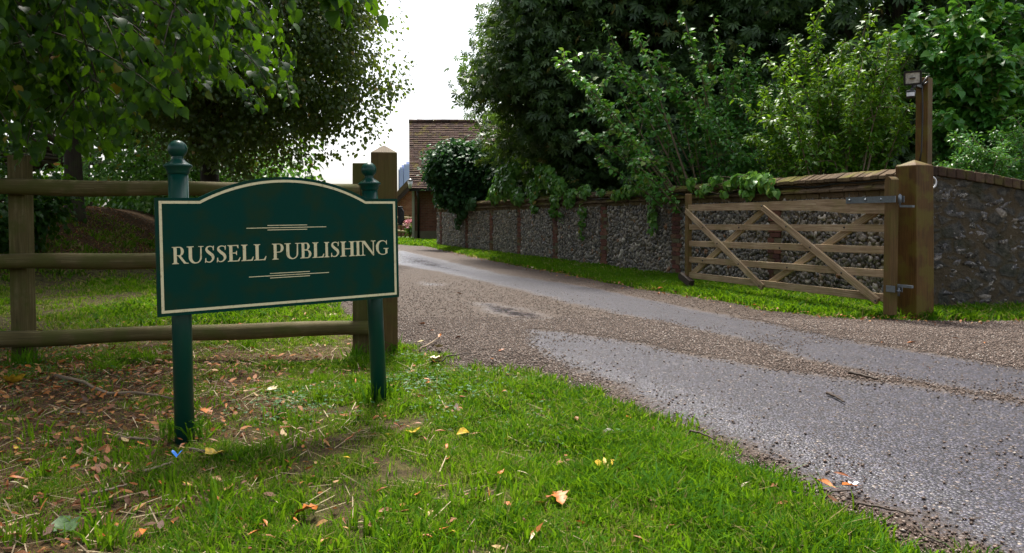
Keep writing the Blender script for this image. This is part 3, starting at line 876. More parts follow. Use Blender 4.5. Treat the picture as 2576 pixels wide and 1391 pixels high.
# ------------------------------------------------------------------ gate post, field gate, light post
def sq_post(name_part, mat, parent, base, top, side, rz, cap_h=.06, over=0.0, bevel=.006):
    mb = MB(); base = Vector(base); top = Vector(top)
    def ring(c, s_):
        return [Vector((c.x + math.cos(rz + a_) * s_ / 2 * 2 ** .5, c.y + math.sin(rz + a_) * s_ / 2 * 2 ** .5, c.z)) for a_ in (R(225), R(315), R(45), R(135))]
    r0, r1 = ring(base, side), ring(top, side)
    b_ = 0; mb.v += [tuple(p) for p in r0 + r1]
    H = (top - base).length
    for k in range(4):
        k2 = (k + 1) % 4
        mb.face((k, k2, 4 + k2, 4 + k), [(0, k * .3), (0, k * .3 + side), (H, k * .3 + side), (H, k * .3)])
    mb.face((3, 2, 1, 0))
    if cap_h:
        mb.v.append(tuple(top + Vector((0, 0, cap_h))))
        for k in range(4): mb.face((4 + k, 4 + (k + 1) % 4, 8), [(0, 0), (0, side), (.1, side / 2)])
    else: mb.face((4, 5, 6, 7), [(0, 0), (0, .1), (.1, .1), (.1, 0)])
    return mb.build(name_part, mat, parent, bevel)

GPY = 7.72
gp_b = at(2302, 793, GPY); gp_b.z = -.03
gp_t = at(2300, 417, GPY)
gpost = empty('gate_post', gp_b, 'thick square brown timber gate post with pyramid top carrying the open gate', 'gate post')
GD = Vector((-1.31, 3.32, 0)).normalized()         # direction of the open gate from its hinge
GRZ = math.atan2(GD.y, GD.x)
sq_post('post', M['hingewood'], gpost, gp_b, gp_t, .246, GRZ, .062, bevel=.008)
gperp = Vector((GD.y, -GD.x, 0))                     # away from the drive (towards the wall)
if gperp.x < 0: gperp = -gperp

gate = empty('field_gate', at(2237, 785, 7.62) , 'open five-bar wooden field gate folded back against the flint wall', 'gate')
h0 = at(2239, 785, 7.66); h0.z = 0
HP = Vector((h0.x, h0.y, 0)); LEN = 3.52
FP = HP + GD * LEN
def gz2(s, py_h, py_f):
    """height on the gate plane at distance s from heights at both ends"""
    return py_h + (py_f - py_h) * s / LEN
def gp3(s, z, off=0.0): return Vector((HP.x + GD.x * s - gperp.x * off, HP.y + GD.y * s - gperp.y * off, z))
def hz(px, py, s):
    q = gp3(s, 0); return CAMZ + (at(px, py, q.y).z - CAMZ)
zt_h = hz(2218, 497, .05); zb_h = hz(2218, 762, .05)
zt_f = hz(1738, 515, LEN); zb_f = hz(1738, 697, LEN)
# hanging stile with rounded top
mb = MB()
zs0, zs1 = .03, hz(2237, 452, 0)
mb.beam(gp3(0, zs0), gp3(0, zs1), .105, .085, up=GD)
st = mb.build('hanging_stile', M['gatestile'], gate, .006)
mb = MB()
pr = [(gp3(-.0425 + .085 * k / 8, zs1 + .03 * math.sin(math.pi * k / 8)))for k in range(9)]
for sgn in (0,):
    n_ = len(pr); mb.v += [tuple(p - gperp * .0522) for p in pr] + [tuple(p + gperp * .0522) for p in pr]
    for k in range(n_ - 1): mb.face((k, k + 1, n_ + k + 1, n_ + k), [(0, 0), (.02, 0), (.02, .1), (0, .1)], .5, True)
    mb.face(list(range(n_))); mb.face([n_ + k for k in range(n_)][::-1])
mb.build('stile_top', M['gatestile'], st)
mb = MB(); mb.beam(gp3(LEN, zb_f - .08), gp3(LEN, hz(1728, 488, LEN)), .075, .07, up=GD); mb.build('slam_stile', M['gatestile'], gate, .006)
# top rail tapering to the latch end, thicker and taller by the hinge
mb = MB()
secs = [(0.0, zt_h, .175), (.5, zt_h - .0, .16), (1.0, gz2(1.0, zt_h, zt_f) + .005, .125), (2.0, gz2(2, zt_h, zt_f), .1), (LEN, zt_f, .088)]
secs[0] = (0.0, zt_h + .0, .165)
for (s0, t0_, h0_), (s1, t1_, h1_) in zip(secs[:-1], secs[1:]):
    P = [gp3(s0, t0_ - h0_, .03), gp3(s1, t1_ - h1_, .03), gp3(s1, t1_ - h1_, -.03), gp3(s0, t0_ - h0_, -.03), gp3(s0, t0_, .03), gp3(s1, t1_, .03), gp3(s1, t1_, -.03), gp3(s0, t0_, -.03)]
    mb.hexa(P)
mb.build('top_rail', M['gatewood'], gate)
# four lower rails
rail_px = [(2218, 574, 1738, 571, .076), (2218, 629.5, 1738, 612.5, .08), (2218, 689, 1738, 652.5, .08), (2218, 749.5, 1738, 691.5, .082)]
rails = []
for (xa, ya, xb, yb, hh) in rail_px:
    za, zb = hz(xa, ya, .05), hz(xb, yb, LEN)
    rails.append((za, zb))
    mb = MB(); mb.beam(gp3(.04, za), gp3(LEN - .03, zb), .026, hh); mb.build('rail', M['gatewood'], gate, .004)
# braces: two in front running down towards the hinge, two behind crossing them
def zrail(k, s):
    if k == 0: return gz2(s, zt_h - .12, zt_f - .075)
    za, zb = rails[k - 1]; return gz2(s, za, zb)
mid = LEN * .51
def s_from_px(px):
    d = ray(px, 552); k = d.x / d.y
    # HP.x+GD.x*s = k*(HP.y+GD.y*s)
    return (k * HP.y - HP.x) / (GD.x - k * GD.y)
for (xa, ya, xb, yb, off) in ((1731, 530, 1926, 723, .034), (1925, 523, 2217, 758, .034), (1925, 520, 1737, 690, -.034), (2212, 522, 1934, 712, -.034)):
    sa, sb = s_from_px(xa), s_from_px(xb)
    mb = MB(); mb.beam(gp3(sa, hz(xa, ya, sa), off), gp3(sb, hz(xb, yb, sb), off), .034, .078, up=(0, 0, 1) if False else GD); 
    mb.build('brace', M['gatewood'], gate, .005)
# bolts
for px, py in ((1776, 571), (1812, 612), (1866, 664), (1919, 719), (1986, 570), (2047, 622), (2127, 686), (2214, 756), (1861, 572), (2126, 572), (1964, 624), (1770, 655), (1983, 673), (1924, 518)):
    s_ = s_from_px(px); mb = MB(); mb.lathe([(.011, 0), (.011, .004), (.006, .009), (0, .01)], gp3(s_, hz(px, py, s_), .05 if px not in (1861, 2126, 1964, 1770, 1983) else .012), -gperp, 10); mb.build('bolt', M['iron'], gate)
# hinge strap, hooks
mb = MB()
zst = hz(2200, 502, .1)
mb.beam(gp3(-.1, zst, .058), gp3(.55, zst, .042), .008, .066); 
mb.beam(gp3(-.1, zst, -.058), gp3(.3, zst, -.058), .008, .066)
mb.lathe([(.019, 0), (.019, .075)], gp3(-.1, zst - .037), (0, 0, 1), 14)
mb.lathe([(.011, 0), (.011, .11)], gp3(-.1, zst - .06), (0, 0, 1), 10)
mb.beam(gp3(-.11, zst - .07), gp3(-.26, zst - .075), .028, .022)
for s_ in (.08, .28, .49): mb.lathe([(.014, 0), (.013, .006), (0, .011)], gp3(s_, zst, .053), -gperp, 10)
hg_ = mb.build('hinge_strap', M['steel'], gate)
mb = MB(); zlo = hz(2240, 724, .05)
mb.beam(gp3(-.0, zlo, .056), gp3(-.1, zlo, .05), .008, .065)
mb.beam(gp3(-.0, zlo, -.06), gp3(-.1, zlo, -.05), .008, .065)
mb.beam(gp3(.046, zlo, -.055), gp3(.046, zlo, .055), .008, .06)
mb.lathe([(.012, 0), (.012, .12)], gp3(-.1, zlo - .07), (0, 0, 1), 10)
mb.beam(gp3(-.1, zlo + .035), gp3(-.26, zlo + .035), .03, .026)
mb.lathe([(.022, 0), (.022, .02)], gp3(-.1, zlo - .03), (0, 0, 1), 6)
mb.build('hinge_hook', M['steel'], gate)
# latch plate, drop foot
mb = MB(); mb.beam(gp3(LEN - .01, hz(1722, 551, LEN), .02), gp3(LEN + .075, hz(1722, 551, LEN), .02), .02, .045); mb.build('latch_plate', M['steel'], gate, .003)
mb = MB()
fA = gp3(LEN + .1, hz(1716, 696, LEN), .03); fB = at(1740, 714, fA.y - .25)
mb.beam(fA, fB, .085, .1, up=(0, 0, 1)); mb.lathe([(.055, -.04), (.055, .04)], fA, -gperp, 16)
mb.build('drop_foot', M['darktwig'], gate, .008)

# light post behind, with floodlight
LPY = 8.2
lb = at(2325, 700, LPY); lb.z = -.02
lp_b = Vector((at(2326, 411, LPY).x, LPY, -.02)); lp_t = Vector((at(2325, 200, LPY).x, LPY, at(2325, 197, LPY).z))
lpost = empty('light_post', lp_b, 'tall brown wooden post behind the gate post with a floodlight on top', 'light post')
pm = sq_post('post', M['hingewood'], lpost, lp_b, lp_t, .125, R(28) * -1 - R(22), 0, bevel=.005)
fl = MB()
def lpx(px, py, dy=0.0): return at(px, py, LPY + dy)
fc = lpx(2296, 196, -.2); face_d = Vector((-.52, -.83, -.18)).normalized()
side = face_d.cross(Vector((0, 0, 1))).normalized(); upv = side.cross(face_d)
def fr(a_, b_, c_): return fc + side * a_ + upv * b_ + face_d * c_
W2, H2 = .078, .066
P = [fr(-W2 * .72, -H2 * .7, -.085), fr(W2 * .72, -H2 * .7, -.085), fr(W2 * .72, H2 * .7, -.085), fr(-W2 * .72, H2 * .7, -.085), fr(-W2, -H2, .0), fr(W2, -H2, .0), fr(W2, H2, .0), fr(-W2, H2, .0)]
fl.hexa(P)
for (a0, b0, a1, b1) in ((-W2, -H2, W2, -H2), (-W2, H2, W2, H2), (-W2, -H2, -W2, H2), (W2, -H2, W2, H2)):
    fl.beam(fr(a0, b0, .006), fr(a1, b1, .006), .016, .016, up=face_d)
for k in range(5): fl.beam(fr(-W2 * .7 + k * W2 * .35, H2 * .72, -.07), fr(-W2 * .7 + k * W2 * .35, H2 * 1.05, -.01), .006, .012, up=side)
flo = fl.build('floodlight', M['black'], lpost)
g = MB(); g.hexa([fr(-W2 + .012, -H2 + .012, .001), fr(W2 - .012, -H2 + .012, .001), fr(W2 - .012, H2 - .012, .001), fr(-W2 + .012, H2 - .012, .001), fr(-W2 + .012, -H2 + .012, .004), fr(W2 - .012, -H2 + .012, .004), fr(W2 - .012, H2 - .012, .004), fr(-W2 + .012, H2 - .012, .004)])
g.build('lamp_glass', M['glass'], flo)
g = MB(); g.beam(fr(-.026, .0, .008), fr(.026, .0, .008), .01, .03, up=face_d); g.build('lamp_tube', M['iron'], flo)
mb = MB(); mb.beam(lpx(2318, 216, -.05), lpx(2300, 210, -.17), .05, .07); mb.tube([lpx(2298, 212, -.18), lpx(2298, 222, -.18)], .02, 10); mb.build('bracket', M['black'], lpost, .006)
sc0 = lpx(2291, 237, -.2)
mb = MB(); mb.lathe([(.03, -.042), (.044, -.038), (.046, .03), (.04, .042), (.01, .046)], sc0, (0, 0, 1), 18); mb.tube([sc0 + Vector((0, 0, .04)), lpx(2300, 217, -.17)], .014, 8)
sen = mb.build('motion_sensor', M['black'], lpost)
mb = MB(); fdir = Vector((-.5, -.86, 0)).normalized(); sdir = Vector((.86, -.5, 0))
for k in range(6):
    a0, a1 = -.9 + k * .3, -.9 + (k + 1) * .3
    p0 = sc0 + (fdir * math.cos(a0) + sdir * math.sin(a0)) * .0475; p1 = sc0 + (fdir * math.cos(a1) + sdir * math.sin(a1)) * .0475
    up_ = Vector((0, 0, .024)); mb.poly([p0 - up_, p1 - up_, p1 + up_ * .6, p0 + up_ * .6])
mb.build('sensor_lens', M['white'], sen)
mb = MB(); zz = [216, 240, 280, 330, 380, 405]; xx = [2319, 2320.5, 2321, 2320, 2318, 2314]
mb.tube([lpx(x, y, -.098) for x, y in zip(xx, zz)], .008, 6)
mb.tube([lpx(2319, 216, -.098), lpx(2324, 204, -.1), lpx(2332, 193, -.09), lpx(2338, 190, -.06), lpx(2339, 195, -.03), lpx(2332, 207, -.09), lpx(2320, 214, -.1)], .008, 6)
mb.build('cable', M['black'], lpost)

# ------------------------------------------------------------------ name sign
SK = .945
SYl, SYr = 3.40 * SK, 4.143 * SK
BL, BR, TL, TR = at(398, 798, SYl), at(1004, 747, SYr), at(391, 497, SYl), at(998, 500, SYr)
UX = (BR - BL); BW = UX.length; UX = UX.normalized()
UY = ((TL - BL) + (TR - BR)); BH = UY.length / 2; UY = (UY - UX * UY.dot(UX)).normalized()
UN = UX.cross(UY).normalized()
if UN.y > 0: UN = -UN
def bp(u, v, n=0.0): return BL + UX * u + UY * v + UN * n
def u_of(zx):
    t_ = (zx - 50) / 2190.0
    return BW * t_ * SYl / (SYr - t_ * (SYr - SYl))
plb = grd(465, 1116); prb = grd(955, 1017)
sign = empty('name_sign', (plb + prb) / 2, 'dark green arched name board with cream lettering on two ball-topped posts', 'sign')
AU0, AU1, SAG = .152 * BW, .848 * BW, .106 * SK
ARAD = ((AU1 - AU0) ** 2 / 4 + SAG ** 2) / (2 * SAG); ACX, ACY = (AU0 + AU1) / 2, BH + SAG - ARAD
def outline(d):
    r = ARAD - d; top = BH - d; dx = math.sqrt(max(r * r - (top - ACY) ** 2, 0))
    a0 = math.atan2(top - ACY, -dx); a1 = math.atan2(top - ACY, dx)
    pts = [(d, d), (BW - d, d), (BW - d, top)]
    for k in range(41):
        a_ = a1 + (a0 - a1) * k / 40; pts.append((ACX + r * math.cos(a_), ACY + r * math.sin(a_)))
    pts.append((d, top))
    return pts
mb = MB(); o0 = outline(0)
n_ = len(o0)
mb.v += [tuple(bp(u, v, 0)) for u, v in o0] + [tuple(bp(u, v, -.018)) for u, v in o0]
mb.face(list(range(n_))); mb.face([n_ + k for k in range(n_)][::-1])
for k in range(n_): mb.face((k, n_ + k, n_ + (k + 1) % n_, (k + 1) % n_))
board = mb.build('board', M['signgreen'], sign)
mb = MB(); oa, ob = outline(.0145 * SK), outline(.027 * SK)
for k in range(n_):
    k2 = (k + 1) % n_
    mb.poly([bp(*oa[k], .0012), bp(*oa[k2], .0012), bp(*ob[k2], .0012), bp(*ob[k], .0012)])
mb.build('border', M['cream'], board)
# ornament rules
def rule(z0x, z1x, v0, th=.0034): 
    u0, u1 = u_of(z0x), u_of(z1x)
    mb.poly([bp(u0, v0 - th / 2, .0012), bp(u1, v0 - th / 2, .0012), bp(u1, v0 + th / 2, .0012), bp(u0, v0 + th / 2, .0012)])
def v_of(zx, zy):
    top = 238 + (252 - 238) * (zx - 40) / 2175; bot = 1330 + (1148 - 1330) * (zx - 62) / 2183
    return BH * (bot - zy) / (bot - top)
vm = (v_of(870, 519) + v_of(1593, 505)) / 2; vu = (v_of(1060, 494) + v_of(1420, 488)) / 2; vd = (v_of(1060, 535) + v_of(1420, 527)) / 2
mb = MB(); rule(870, 1593, vm); rule(1060, 1420, vu); rule(1060, 1420, vd)
mb.build('ornament', M['cream'], board)
mb = MB()
vm = (v_of(882, 965) + v_of(1608, 922)) / 2; vu = (v_of(1073, 933) + v_of(1435, 912)) / 2; vd = (v_of(1073, 973) + v_of(1435, 952)) / 2
rule(882, 1608, vm); rule(1073, 1435, vu); rule(1073, 1435, vd)
mb.build('ornament', M['cream'], board)
# lettering: each glyph from strokes in a unit box (cap height 1)
def arc(cx, cy, rx, ry, a0, a1, n=18): return [(cx + rx * math.cos(R(a0 + (a1 - a0) * k / n)), cy + ry * math.sin(R(a0 + (a1 - a0) * k / n))) for k in range(n + 1)]
def stem(x0, x1, bl=.09, br=.09, tl=.09, tr=.09, t_=.035, b=.075, y0=0, y1=1):
    p = []
    p += [(x0 - bl, y0), (x1 + br, y0), (x1 + br, y0 + t_), (x1 + br * .35, y0 + t_ + .012), (x1, y0 + b + .03)] if br else [(x0 - bl, y0), (x1, y0)]
    p += [(x1, y1 - b - .03), (x1 + tr * .35, y1 - t_ - .012), (x1 + tr, y1 - t_), (x1 + tr, y1)] if tr else [(x1, y1)]
    p += [(x0 - tl, y1), (x0 - tl, y1 - t_), (x0 - tl * .35, y1 - t_ - .012), (x0, y1 - b - .03)] if tl else [(x0, y1)]
    p += [(x0, y0 + b + .03), (x0 - bl * .35, y0 + t_ + .012), (x0 - bl, y0 + t_)] if bl else [(x0, y0)]
    return ('p', p)
def strip(a_, b_): return ('s', a_, b_)
def spine(pts, ws_):
    # smooth variable-width stroke through points
    p = np.array(pts, float); q = resample(p, 40); wv = np.interp(np.linspace(0, 1, 40), np.linspace(0, 1, len(ws_)), ws_) / 2
    d = np.gradient(q, axis=0); d = norm(d); nn = np.stack([-d[:, 1], d[:, 0]], 1)
    return strip([tuple(x) for x in q + nn * wv[:, None]], [tuple(x) for x in q - nn * wv[:, None]])
def bowl(x, ytop, ybot, w_, th, tn):
    cy = (ytop + ybot) / 2; ry = (ytop - ybot) / 2; cx = x + w_ * .38; rx = w_ * .62
    o = [(x, ytop)] + arc(cx, cy, rx, ry, 90, -90) + [(x, ybot)]
    i_ = [(x, ytop - tn)] + arc(cx, cy, rx - th, ry - tn, 90, -90) + [(x, ybot + tn)]
    return strip(o, i_)
def glyph(ch):
    if ch == 'I': return .36, [stem(.1, .26)]
    if ch == 'L': return .66, [stem(.1, .26, .09, 0, .09, .09), ('p', [(.26, 0), (.6, 0), (.66, .25), (.62, .25), (.53, .07), (.26, .05)])]
    if ch == 'E': return .68, [stem(.1, .26, .09, 0, .09, 0), ('p', [(.26, 0), (.6, 0), (.67, .24), (.63, .24), (.53, .06), (.26, .05)]),
                               ('p', [(.26, 1), (.57, 1), (.57, .8), (.535, .8), (.48, .945), (.26, .95)]), ('p', [(.26, .54), (.42, .54), (.455, .64), (.485, .64), (.485, .38), (.455, .38), (.42, .485), (.26, .485)])]
    if ch == 'H': return .84, [stem(.1, .26), stem(.58, .74), ('p', [(.26, .48), (.58, .48), (.58, .535), (.26, .535)])]
    if ch == 'P': return .66, [stem(.1, .26, .09, .1, .09, 0), bowl(.26, 1, .44, .38, .15, .05)]
    if ch == 'B': return .7, [stem(.1, .26, .09, 0, .09, 0), bowl(.26, 1, .53, .31, .14, .05), bowl(.26, .54, 0, .4, .15, .05)]
    if ch == 'R': return .86, [stem(.1, .26, .09, .09, .09, 0), bowl(.26, 1, .46, .36, .15, .05), ('p', [(.3, .49), (.45, .49), (.72, .07), (.86, .03), (.86, 0), (.62, 0)])]
    if ch == 'U':
        o = [(.1, .95), (.1, .35)] + arc(.41, .35, .31, .37, 180, 360, 20) + [(.72, .95)]
        i_ = [(.26, .95), (.26, .35)] + arc(.45, .35, .19, .3, 180, 360, 20) + [(.66, .95)]
        o[-1] = (.72, .95); i_[-1] = (.66, .95)
        return .82, [strip(o, i_), ('p', [(.01, 1), (.01, .965), (.1, .94), (.26, .94), (.35, .965), (.35, 1)]), ('p', [(.56, 1), (.56, .965), (.66, .94), (.72, .94), (.82, .965), (.82, 1)])]
    if ch == 'N': return .86, [stem(.12, .18, .1, .1, 0, 0, y1=.96), ('p', [(.0, 1), (.0, .965), (.12, .93), (.72, -.03), (.76, -.03), (.76, .1), (.27, 1)]), ('p', [(.7, .0), (.76, .0), (.76, .94), (.86, .965), (.86, 1), (.6, 1), (.6, .965), (.7, .94)])]
    if ch == 'S': return .56, [spine([(.49, .78), (.42, .93), (.28, .97), (.14, .9), (.13, .74), (.28, .56), (.42, .42), (.45, .22), (.34, .06), (.2, .03), (.1, .09), (.05, .23)], [.03, .05, .06, .1, .15, .17, .17, .14, .09, .06, .05, .03]),
                               ('p', [(.45, .72), (.49, .72), (.51, 1), (.47, 1), (.44, .93)]), ('p', [(.09, .28), (.05, .28), (.02, 0), (.06, 0), (.1, .07)])]
    if ch == 'G': return .84, [spine([(.72, .74), (.62, .91), (.44, .97), (.24, .89), (.12, .66), (.13, .34), (.26, .1), (.46, .03), (.6, .05), (.7, .11)], [.03, .05, .06, .12, .17, .17, .12, .06, .06, .06]),
                               ('p', [(.62, .06), (.76, .1), (.76, .38), (.85, .42), (.85, .455), (.5, .455), (.5, .42), (.62, .38)]), ('p', [(.69, .7), (.73, .7), (.73, 1.0), (.7, 1.0), (.66, .9)])]
spans = [('R', 187, 340), ('U', 322, 478), ('S', 483, 580), ('S', 590, 688), ('E', 692, 812), ('L', 815, 930), ('L', 930, 1045), ('P', 1095, 1205), ('U', 1208, 1350), ('B', 1350, 1458), ('L', 1460, 1570), ('I', 1567, 1617), ('S', 1625, 1710), ('H', 1712, 1850), ('I', 1850, 1900), ('N', 1895, 2035), ('G', 2035, 2152)]
VB = (v_of(190, 843) + v_of(2150, 762)) / 2; CAPH = .0785 * SK
mb = MB(); zl = 0
for ch, x0, x1 in spans:
    ua, ub = u_of(x0), u_of(x1); wg, comps = glyph(ch); k_ = (ub - ua) / wg
    for ci, cmp in enumerate(comps):
        lift = .0012 + .00035 * ci
        if cmp[0] == 'p': mb.poly([bp(ua + x * k_, VB + y * CAPH, lift) for x, y in cmp[1]])
        else:
            for (p0, p1, q0, q1) in zip(cmp[1][:-1], cmp[1][1:], cmp[2][:-1], cmp[2][1:]):
                mb.poly([bp(ua + x * k_, VB + y * CAPH, lift) for x, y in (p0, p1, q1, q0)])
mb.build('lettering', M['cream'], board)
# posts with turned ball finials
for (pb, tpx, tpy, Yp) in ((plb, 448, 437, None), (prb, 930, 478, None)):
    pt = at(tpx, tpy, pb.y)
    ax = (pt - pb).normalized(); Hh = (pt - pb).length
    pr_ = .0415
    mb = MB(); mb.lathe([(pr_, -.15), (pr_, Hh - .0)], pb, ax, 32)
    pst = mb.build('post', M['postgreen'], sign)
    prof = [(.0415, -.003), (.0455, 0), (.047, .008), (.0475, .012), (.05, .015), (.051, .022), (.058, .028), (.0605, .033), (.0605, .036), (.052, .042), (.04, .05), (.03, .058), (.0235, .066), (.0225, .07), (.0245, .073)]
    for k in range(13):
        a_ = R(-58 + 148 * k / 12); prof.append((.0405 * math.cos(a_), .108 + .0405 * math.sin(a_)))
    mb = MB(); mb.lathe(prof, pb + ax * Hh, ax, 32); mb.build('finial', M['postgreen'], pst)

# ------------------------------------------------------------------ post-and-rail fence and timber post on the left
fence = empty('rail_fence', (-2.2, 5.35, 0), 'mossy round-rail timber fence behind the green name board', 'fence')
def fy(px): return 5.15 + (px - 50) / 855.0 * .35
for px_t, py_t, px_b, py_b, wd in ((50, 391, 62, 926, .118), (912, 411, 912, 908, .13)):
    Yp = fy((px_t + px_b) / 2) + .075
    b_ = at(px_b, py_b, Yp); t_ = at(px_t, py_t, Yp); b_.z -= .06
    mb = MB(); mb.beam(b_, t_, wd, .1, up=(0, 1, 0)); mb.build('post', M['fencewood'], fence, .007)
Yp = fy(-820) + .1; mb = MB(); mb.beam((at(-800, 600, Yp).x, Yp, -.1), (at(-800, 600, Yp).x - .02, Yp, 1.42), .118, .1, up=(0, 1, 0)); mb.build('post', M['fencewood'], fence, .007)
for pts_ in ([(-830, 462), (0, 470), (250, 472.5), (560, 477), (905, 483)], [(-830, 668), (0, 659), (391, 655), (905, 650)], [(-830, 872), (0, 853), (163, 848), (434, 838.5), (692, 830), (935, 825)]):
    P = []
    q = resample(pts_, 22)
    for k, (px, py) in enumerate(q):
        p = at(px, py, fy(px) - .03); p.z += .006 * math.sin(k * 1.1 + pts_[0][1]); P.append(p)
    rr = [.054 + .003 * math.sin(k * .9 + pts_[0][1]) for k in range(len(P))]
    mb = MB(); mb.tube(P, rr, 16); mb.build('rail', M['fencewood'], fence)
tp_b = at(968, 893, 5.6); tp_b.z = -.03; tp_t = at(966, 386, 5.6)
tpost = empty('timber_post', tp_b, 'square brown timber post with pyramid top between the name board and drive', 'post')
sq_post('post', M['postwood'], tpost, tp_b, tp_t, .19, math.atan2(-tp_b.x, tp_b.y) * 1.0, .062, bevel=.006)
mb = MB(); lc = at(1003, 543, 5.62)
mb.beam(lc + Vector((.012, 0, .07)), lc + Vector((.012, 0, -.07)), .03, .05, up=(0, 1, 0)); mb.tube([lc + Vector((.02, -.02, .06)), lc + Vector((.04, -.03, .03)), lc + Vector((.04, -.03, -.03)), lc + Vector((.02, -.02, -.06))], .007, 6)
mb.build('latch_keep', M['iron'], tpost, .004)

# ------------------------------------------------------------------ far buildings
BY = 35.8
bx0 = at(1043, 560, BY).x; barn = empty('brick_barn', (bx0 + 5, BY + 4, 0), 'long red brick barn with mossy tiled roof beyond the end of the wall', 'barn')
ez = at(1100, 470, BY).z; BX1 = bx0 + 13; BD = 8.0
rz_r = at(1080, 306, BY + BD / 2).z
mb = MB(); mb.box(((bx0 + BX1) / 2, BY + BD / 2, ez / 2 + .1), BX1 - bx0, BD, ez + .2)
for xg in (bx0, BX1 - .25):
    b_ = len(mb.v); mb.v += [(xg, BY + .01, ez), (xg, BY + BD - .01, ez), (xg, BY + BD / 2, rz_r - .15), (xg + .25, BY + .01, ez), (xg + .25, BY + BD - .01, ez), (xg + .25, BY + BD / 2, rz_r - .15)]
    mb.face((b_, b_ + 2, b_ + 1)); mb.face((b_ + 3, b_ + 4, b_ + 5)); mb.face((b_, b_ + 3, b_ + 5, b_ + 2)); mb.face((b_ + 1, b_ + 2, b_ + 5, b_ + 4))
mb.build('wall', M['barnbrick'], barn)
def tiled(name, P00, P10, P01, P11, rows, cols, mat, parent, th=.03):
    """P00-P10 is the eaves; courses of overlapping tiles up to P01-P11"""
    P00, P10, P01, P11 = map(Vector, (P00, P10, P01, P11))
    nrm = (P10 - P00).cross(P01 - P00).normalized()
    if nrm.z < 0: nrm = -nrm
    mb = MB()
    for r in range(rows):
        t0, t1 = r / rows, min(1.0, (r + 1.25) / rows)
        for c in range(cols):
            if cols > 60: pass
            u0, u1 = c / cols, (c + .97) / cols
            q = lambda u, t: P00.lerp(P10, u).lerp(P01.lerp(P11, u), t)
            jt = random.uniform(-.012, .012); l0 = nrm * (th + jt * .8); l1 = nrm * .004; tn = min(1, max(0, random.gauss(.5, .26)))
            A, B, C, D = q(u0, t0), q(u1, t0), q(u1, t1), q(u0, t1)
            b_ = len(mb.v); mb.v += [tuple(A + l0), tuple(B + l0), tuple(C + l1), tuple(D + l1), tuple(A), tuple(B)]
            mb.face((b_, b_ + 1, b_ + 2, b_ + 3), None, tn); mb.face((b_ + 4, b_ + 5, b_ + 1, b_), None, tn * .8)
    return mb.build(name, mat, parent)
x_l = at(1030, 470, BY - .35).x; x_t = at(1029, 306, BY + BD / 2).x
rl = tiled('roof', (x_l, BY - .35, ez - .1), (BX1 + .3, BY - .35, ez - .1), (x_t, BY + BD / 2, rz_r), (BX1 + .3, BY + BD / 2, rz_r), 34, 60, M['barntile'], barn, .045)
mb = MB(); mb.hexa([(x_l, BY - .33, ez - .18), (BX1 + .3, BY - .33, ez - .18), (BX1 + .3, BY + BD / 2, rz_r - .08), (x_t, BY + BD / 2, rz_r - .08), (x_l, BY - .33, ez - .105), (BX1 + .3, BY - .33, ez - .105), (BX1 + .3, BY + BD / 2, rz_r - .01), (x_t, BY + BD / 2, rz_r - .01)], .2)
mb.hexa([(x_t, BY + BD / 2 + .01, rz_r - .08), (BX1 + .3, BY + BD / 2 + .01, rz_r - .08), (BX1 + .3, BY + BD + .33, ez - .18), (x_l, BY + BD + .33, ez - .18), (x_t, BY + BD / 2 + .01, rz_r - .01), (BX1 + .3, BY + BD / 2 + .01, rz_r - .01), (BX1 + .3, BY + BD + .33, ez - .105), (x_l, BY + BD + .33, ez - .105)], .3)
mb.build('roof_underlay', M['barntile'], barn)
mb = MB(); x = x_t
while x < BX1:
    mb.tube([(x, BY + BD / 2, rz_r + .0 + random.uniform(-.01, .01)), (x + .42, BY + BD / 2, rz_r + random.uniform(-.01, .01))], [.13, .12], 8, tint=random.random()); x += .43
mb.build('ridge_tiles', M['barntile'], barn)
mb = MB(); mb.box((x_l + (BX1 - x_l) / 2, BY - .38, ez - .17), BX1 - x_l, .12, .1); mb.build('gutter', M['black'], barn)
mb = MB(); mb.tube([(at(1053, 500, BY).x, BY - .36, ez - .2), (at(1053, 500, BY).x, BY - .08, ez - .55), (at(1053, 500, BY).x, BY - .08, .05)], .055, 8); mb.build('downpipe', M['black'], barn)
mb = MB(); mb.box(((bx0 + BX1) / 2, BY - .03, .2), BX1 - bx0 + .02, .06, .5); mb.build('plinth', M['plinth'], barn)
mb = MB(); mb.box((bx0 - .06, BY + .06, ez / 2 + .05), .12, .18, ez - .2); mb.build('corner_board', M['render'], barn)
# lantern under the barn verge
lx_ = at(1032, 465, BY - .5)
mb = MB(); mb.beam(lx_ + Vector((.0, .0, .24)), lx_ + Vector((.3, .3, .28)), .04, .05); mb.lathe([(.02, .3), (.14, .22), (.15, .2), (.02, .19)], lx_, (0, 0, 1), 8); mb.lathe([(.02, -.3), (.02, .2)], lx_, (0, 0, 1), 6)
lan = mb.build('lantern', M['black'], barn)
mb = MB(); mb.lathe([(.07, -.16), (.12, .18)], lx_, (0, 0, 1), 8); mb.build('lantern_glass', M['white'], lan)

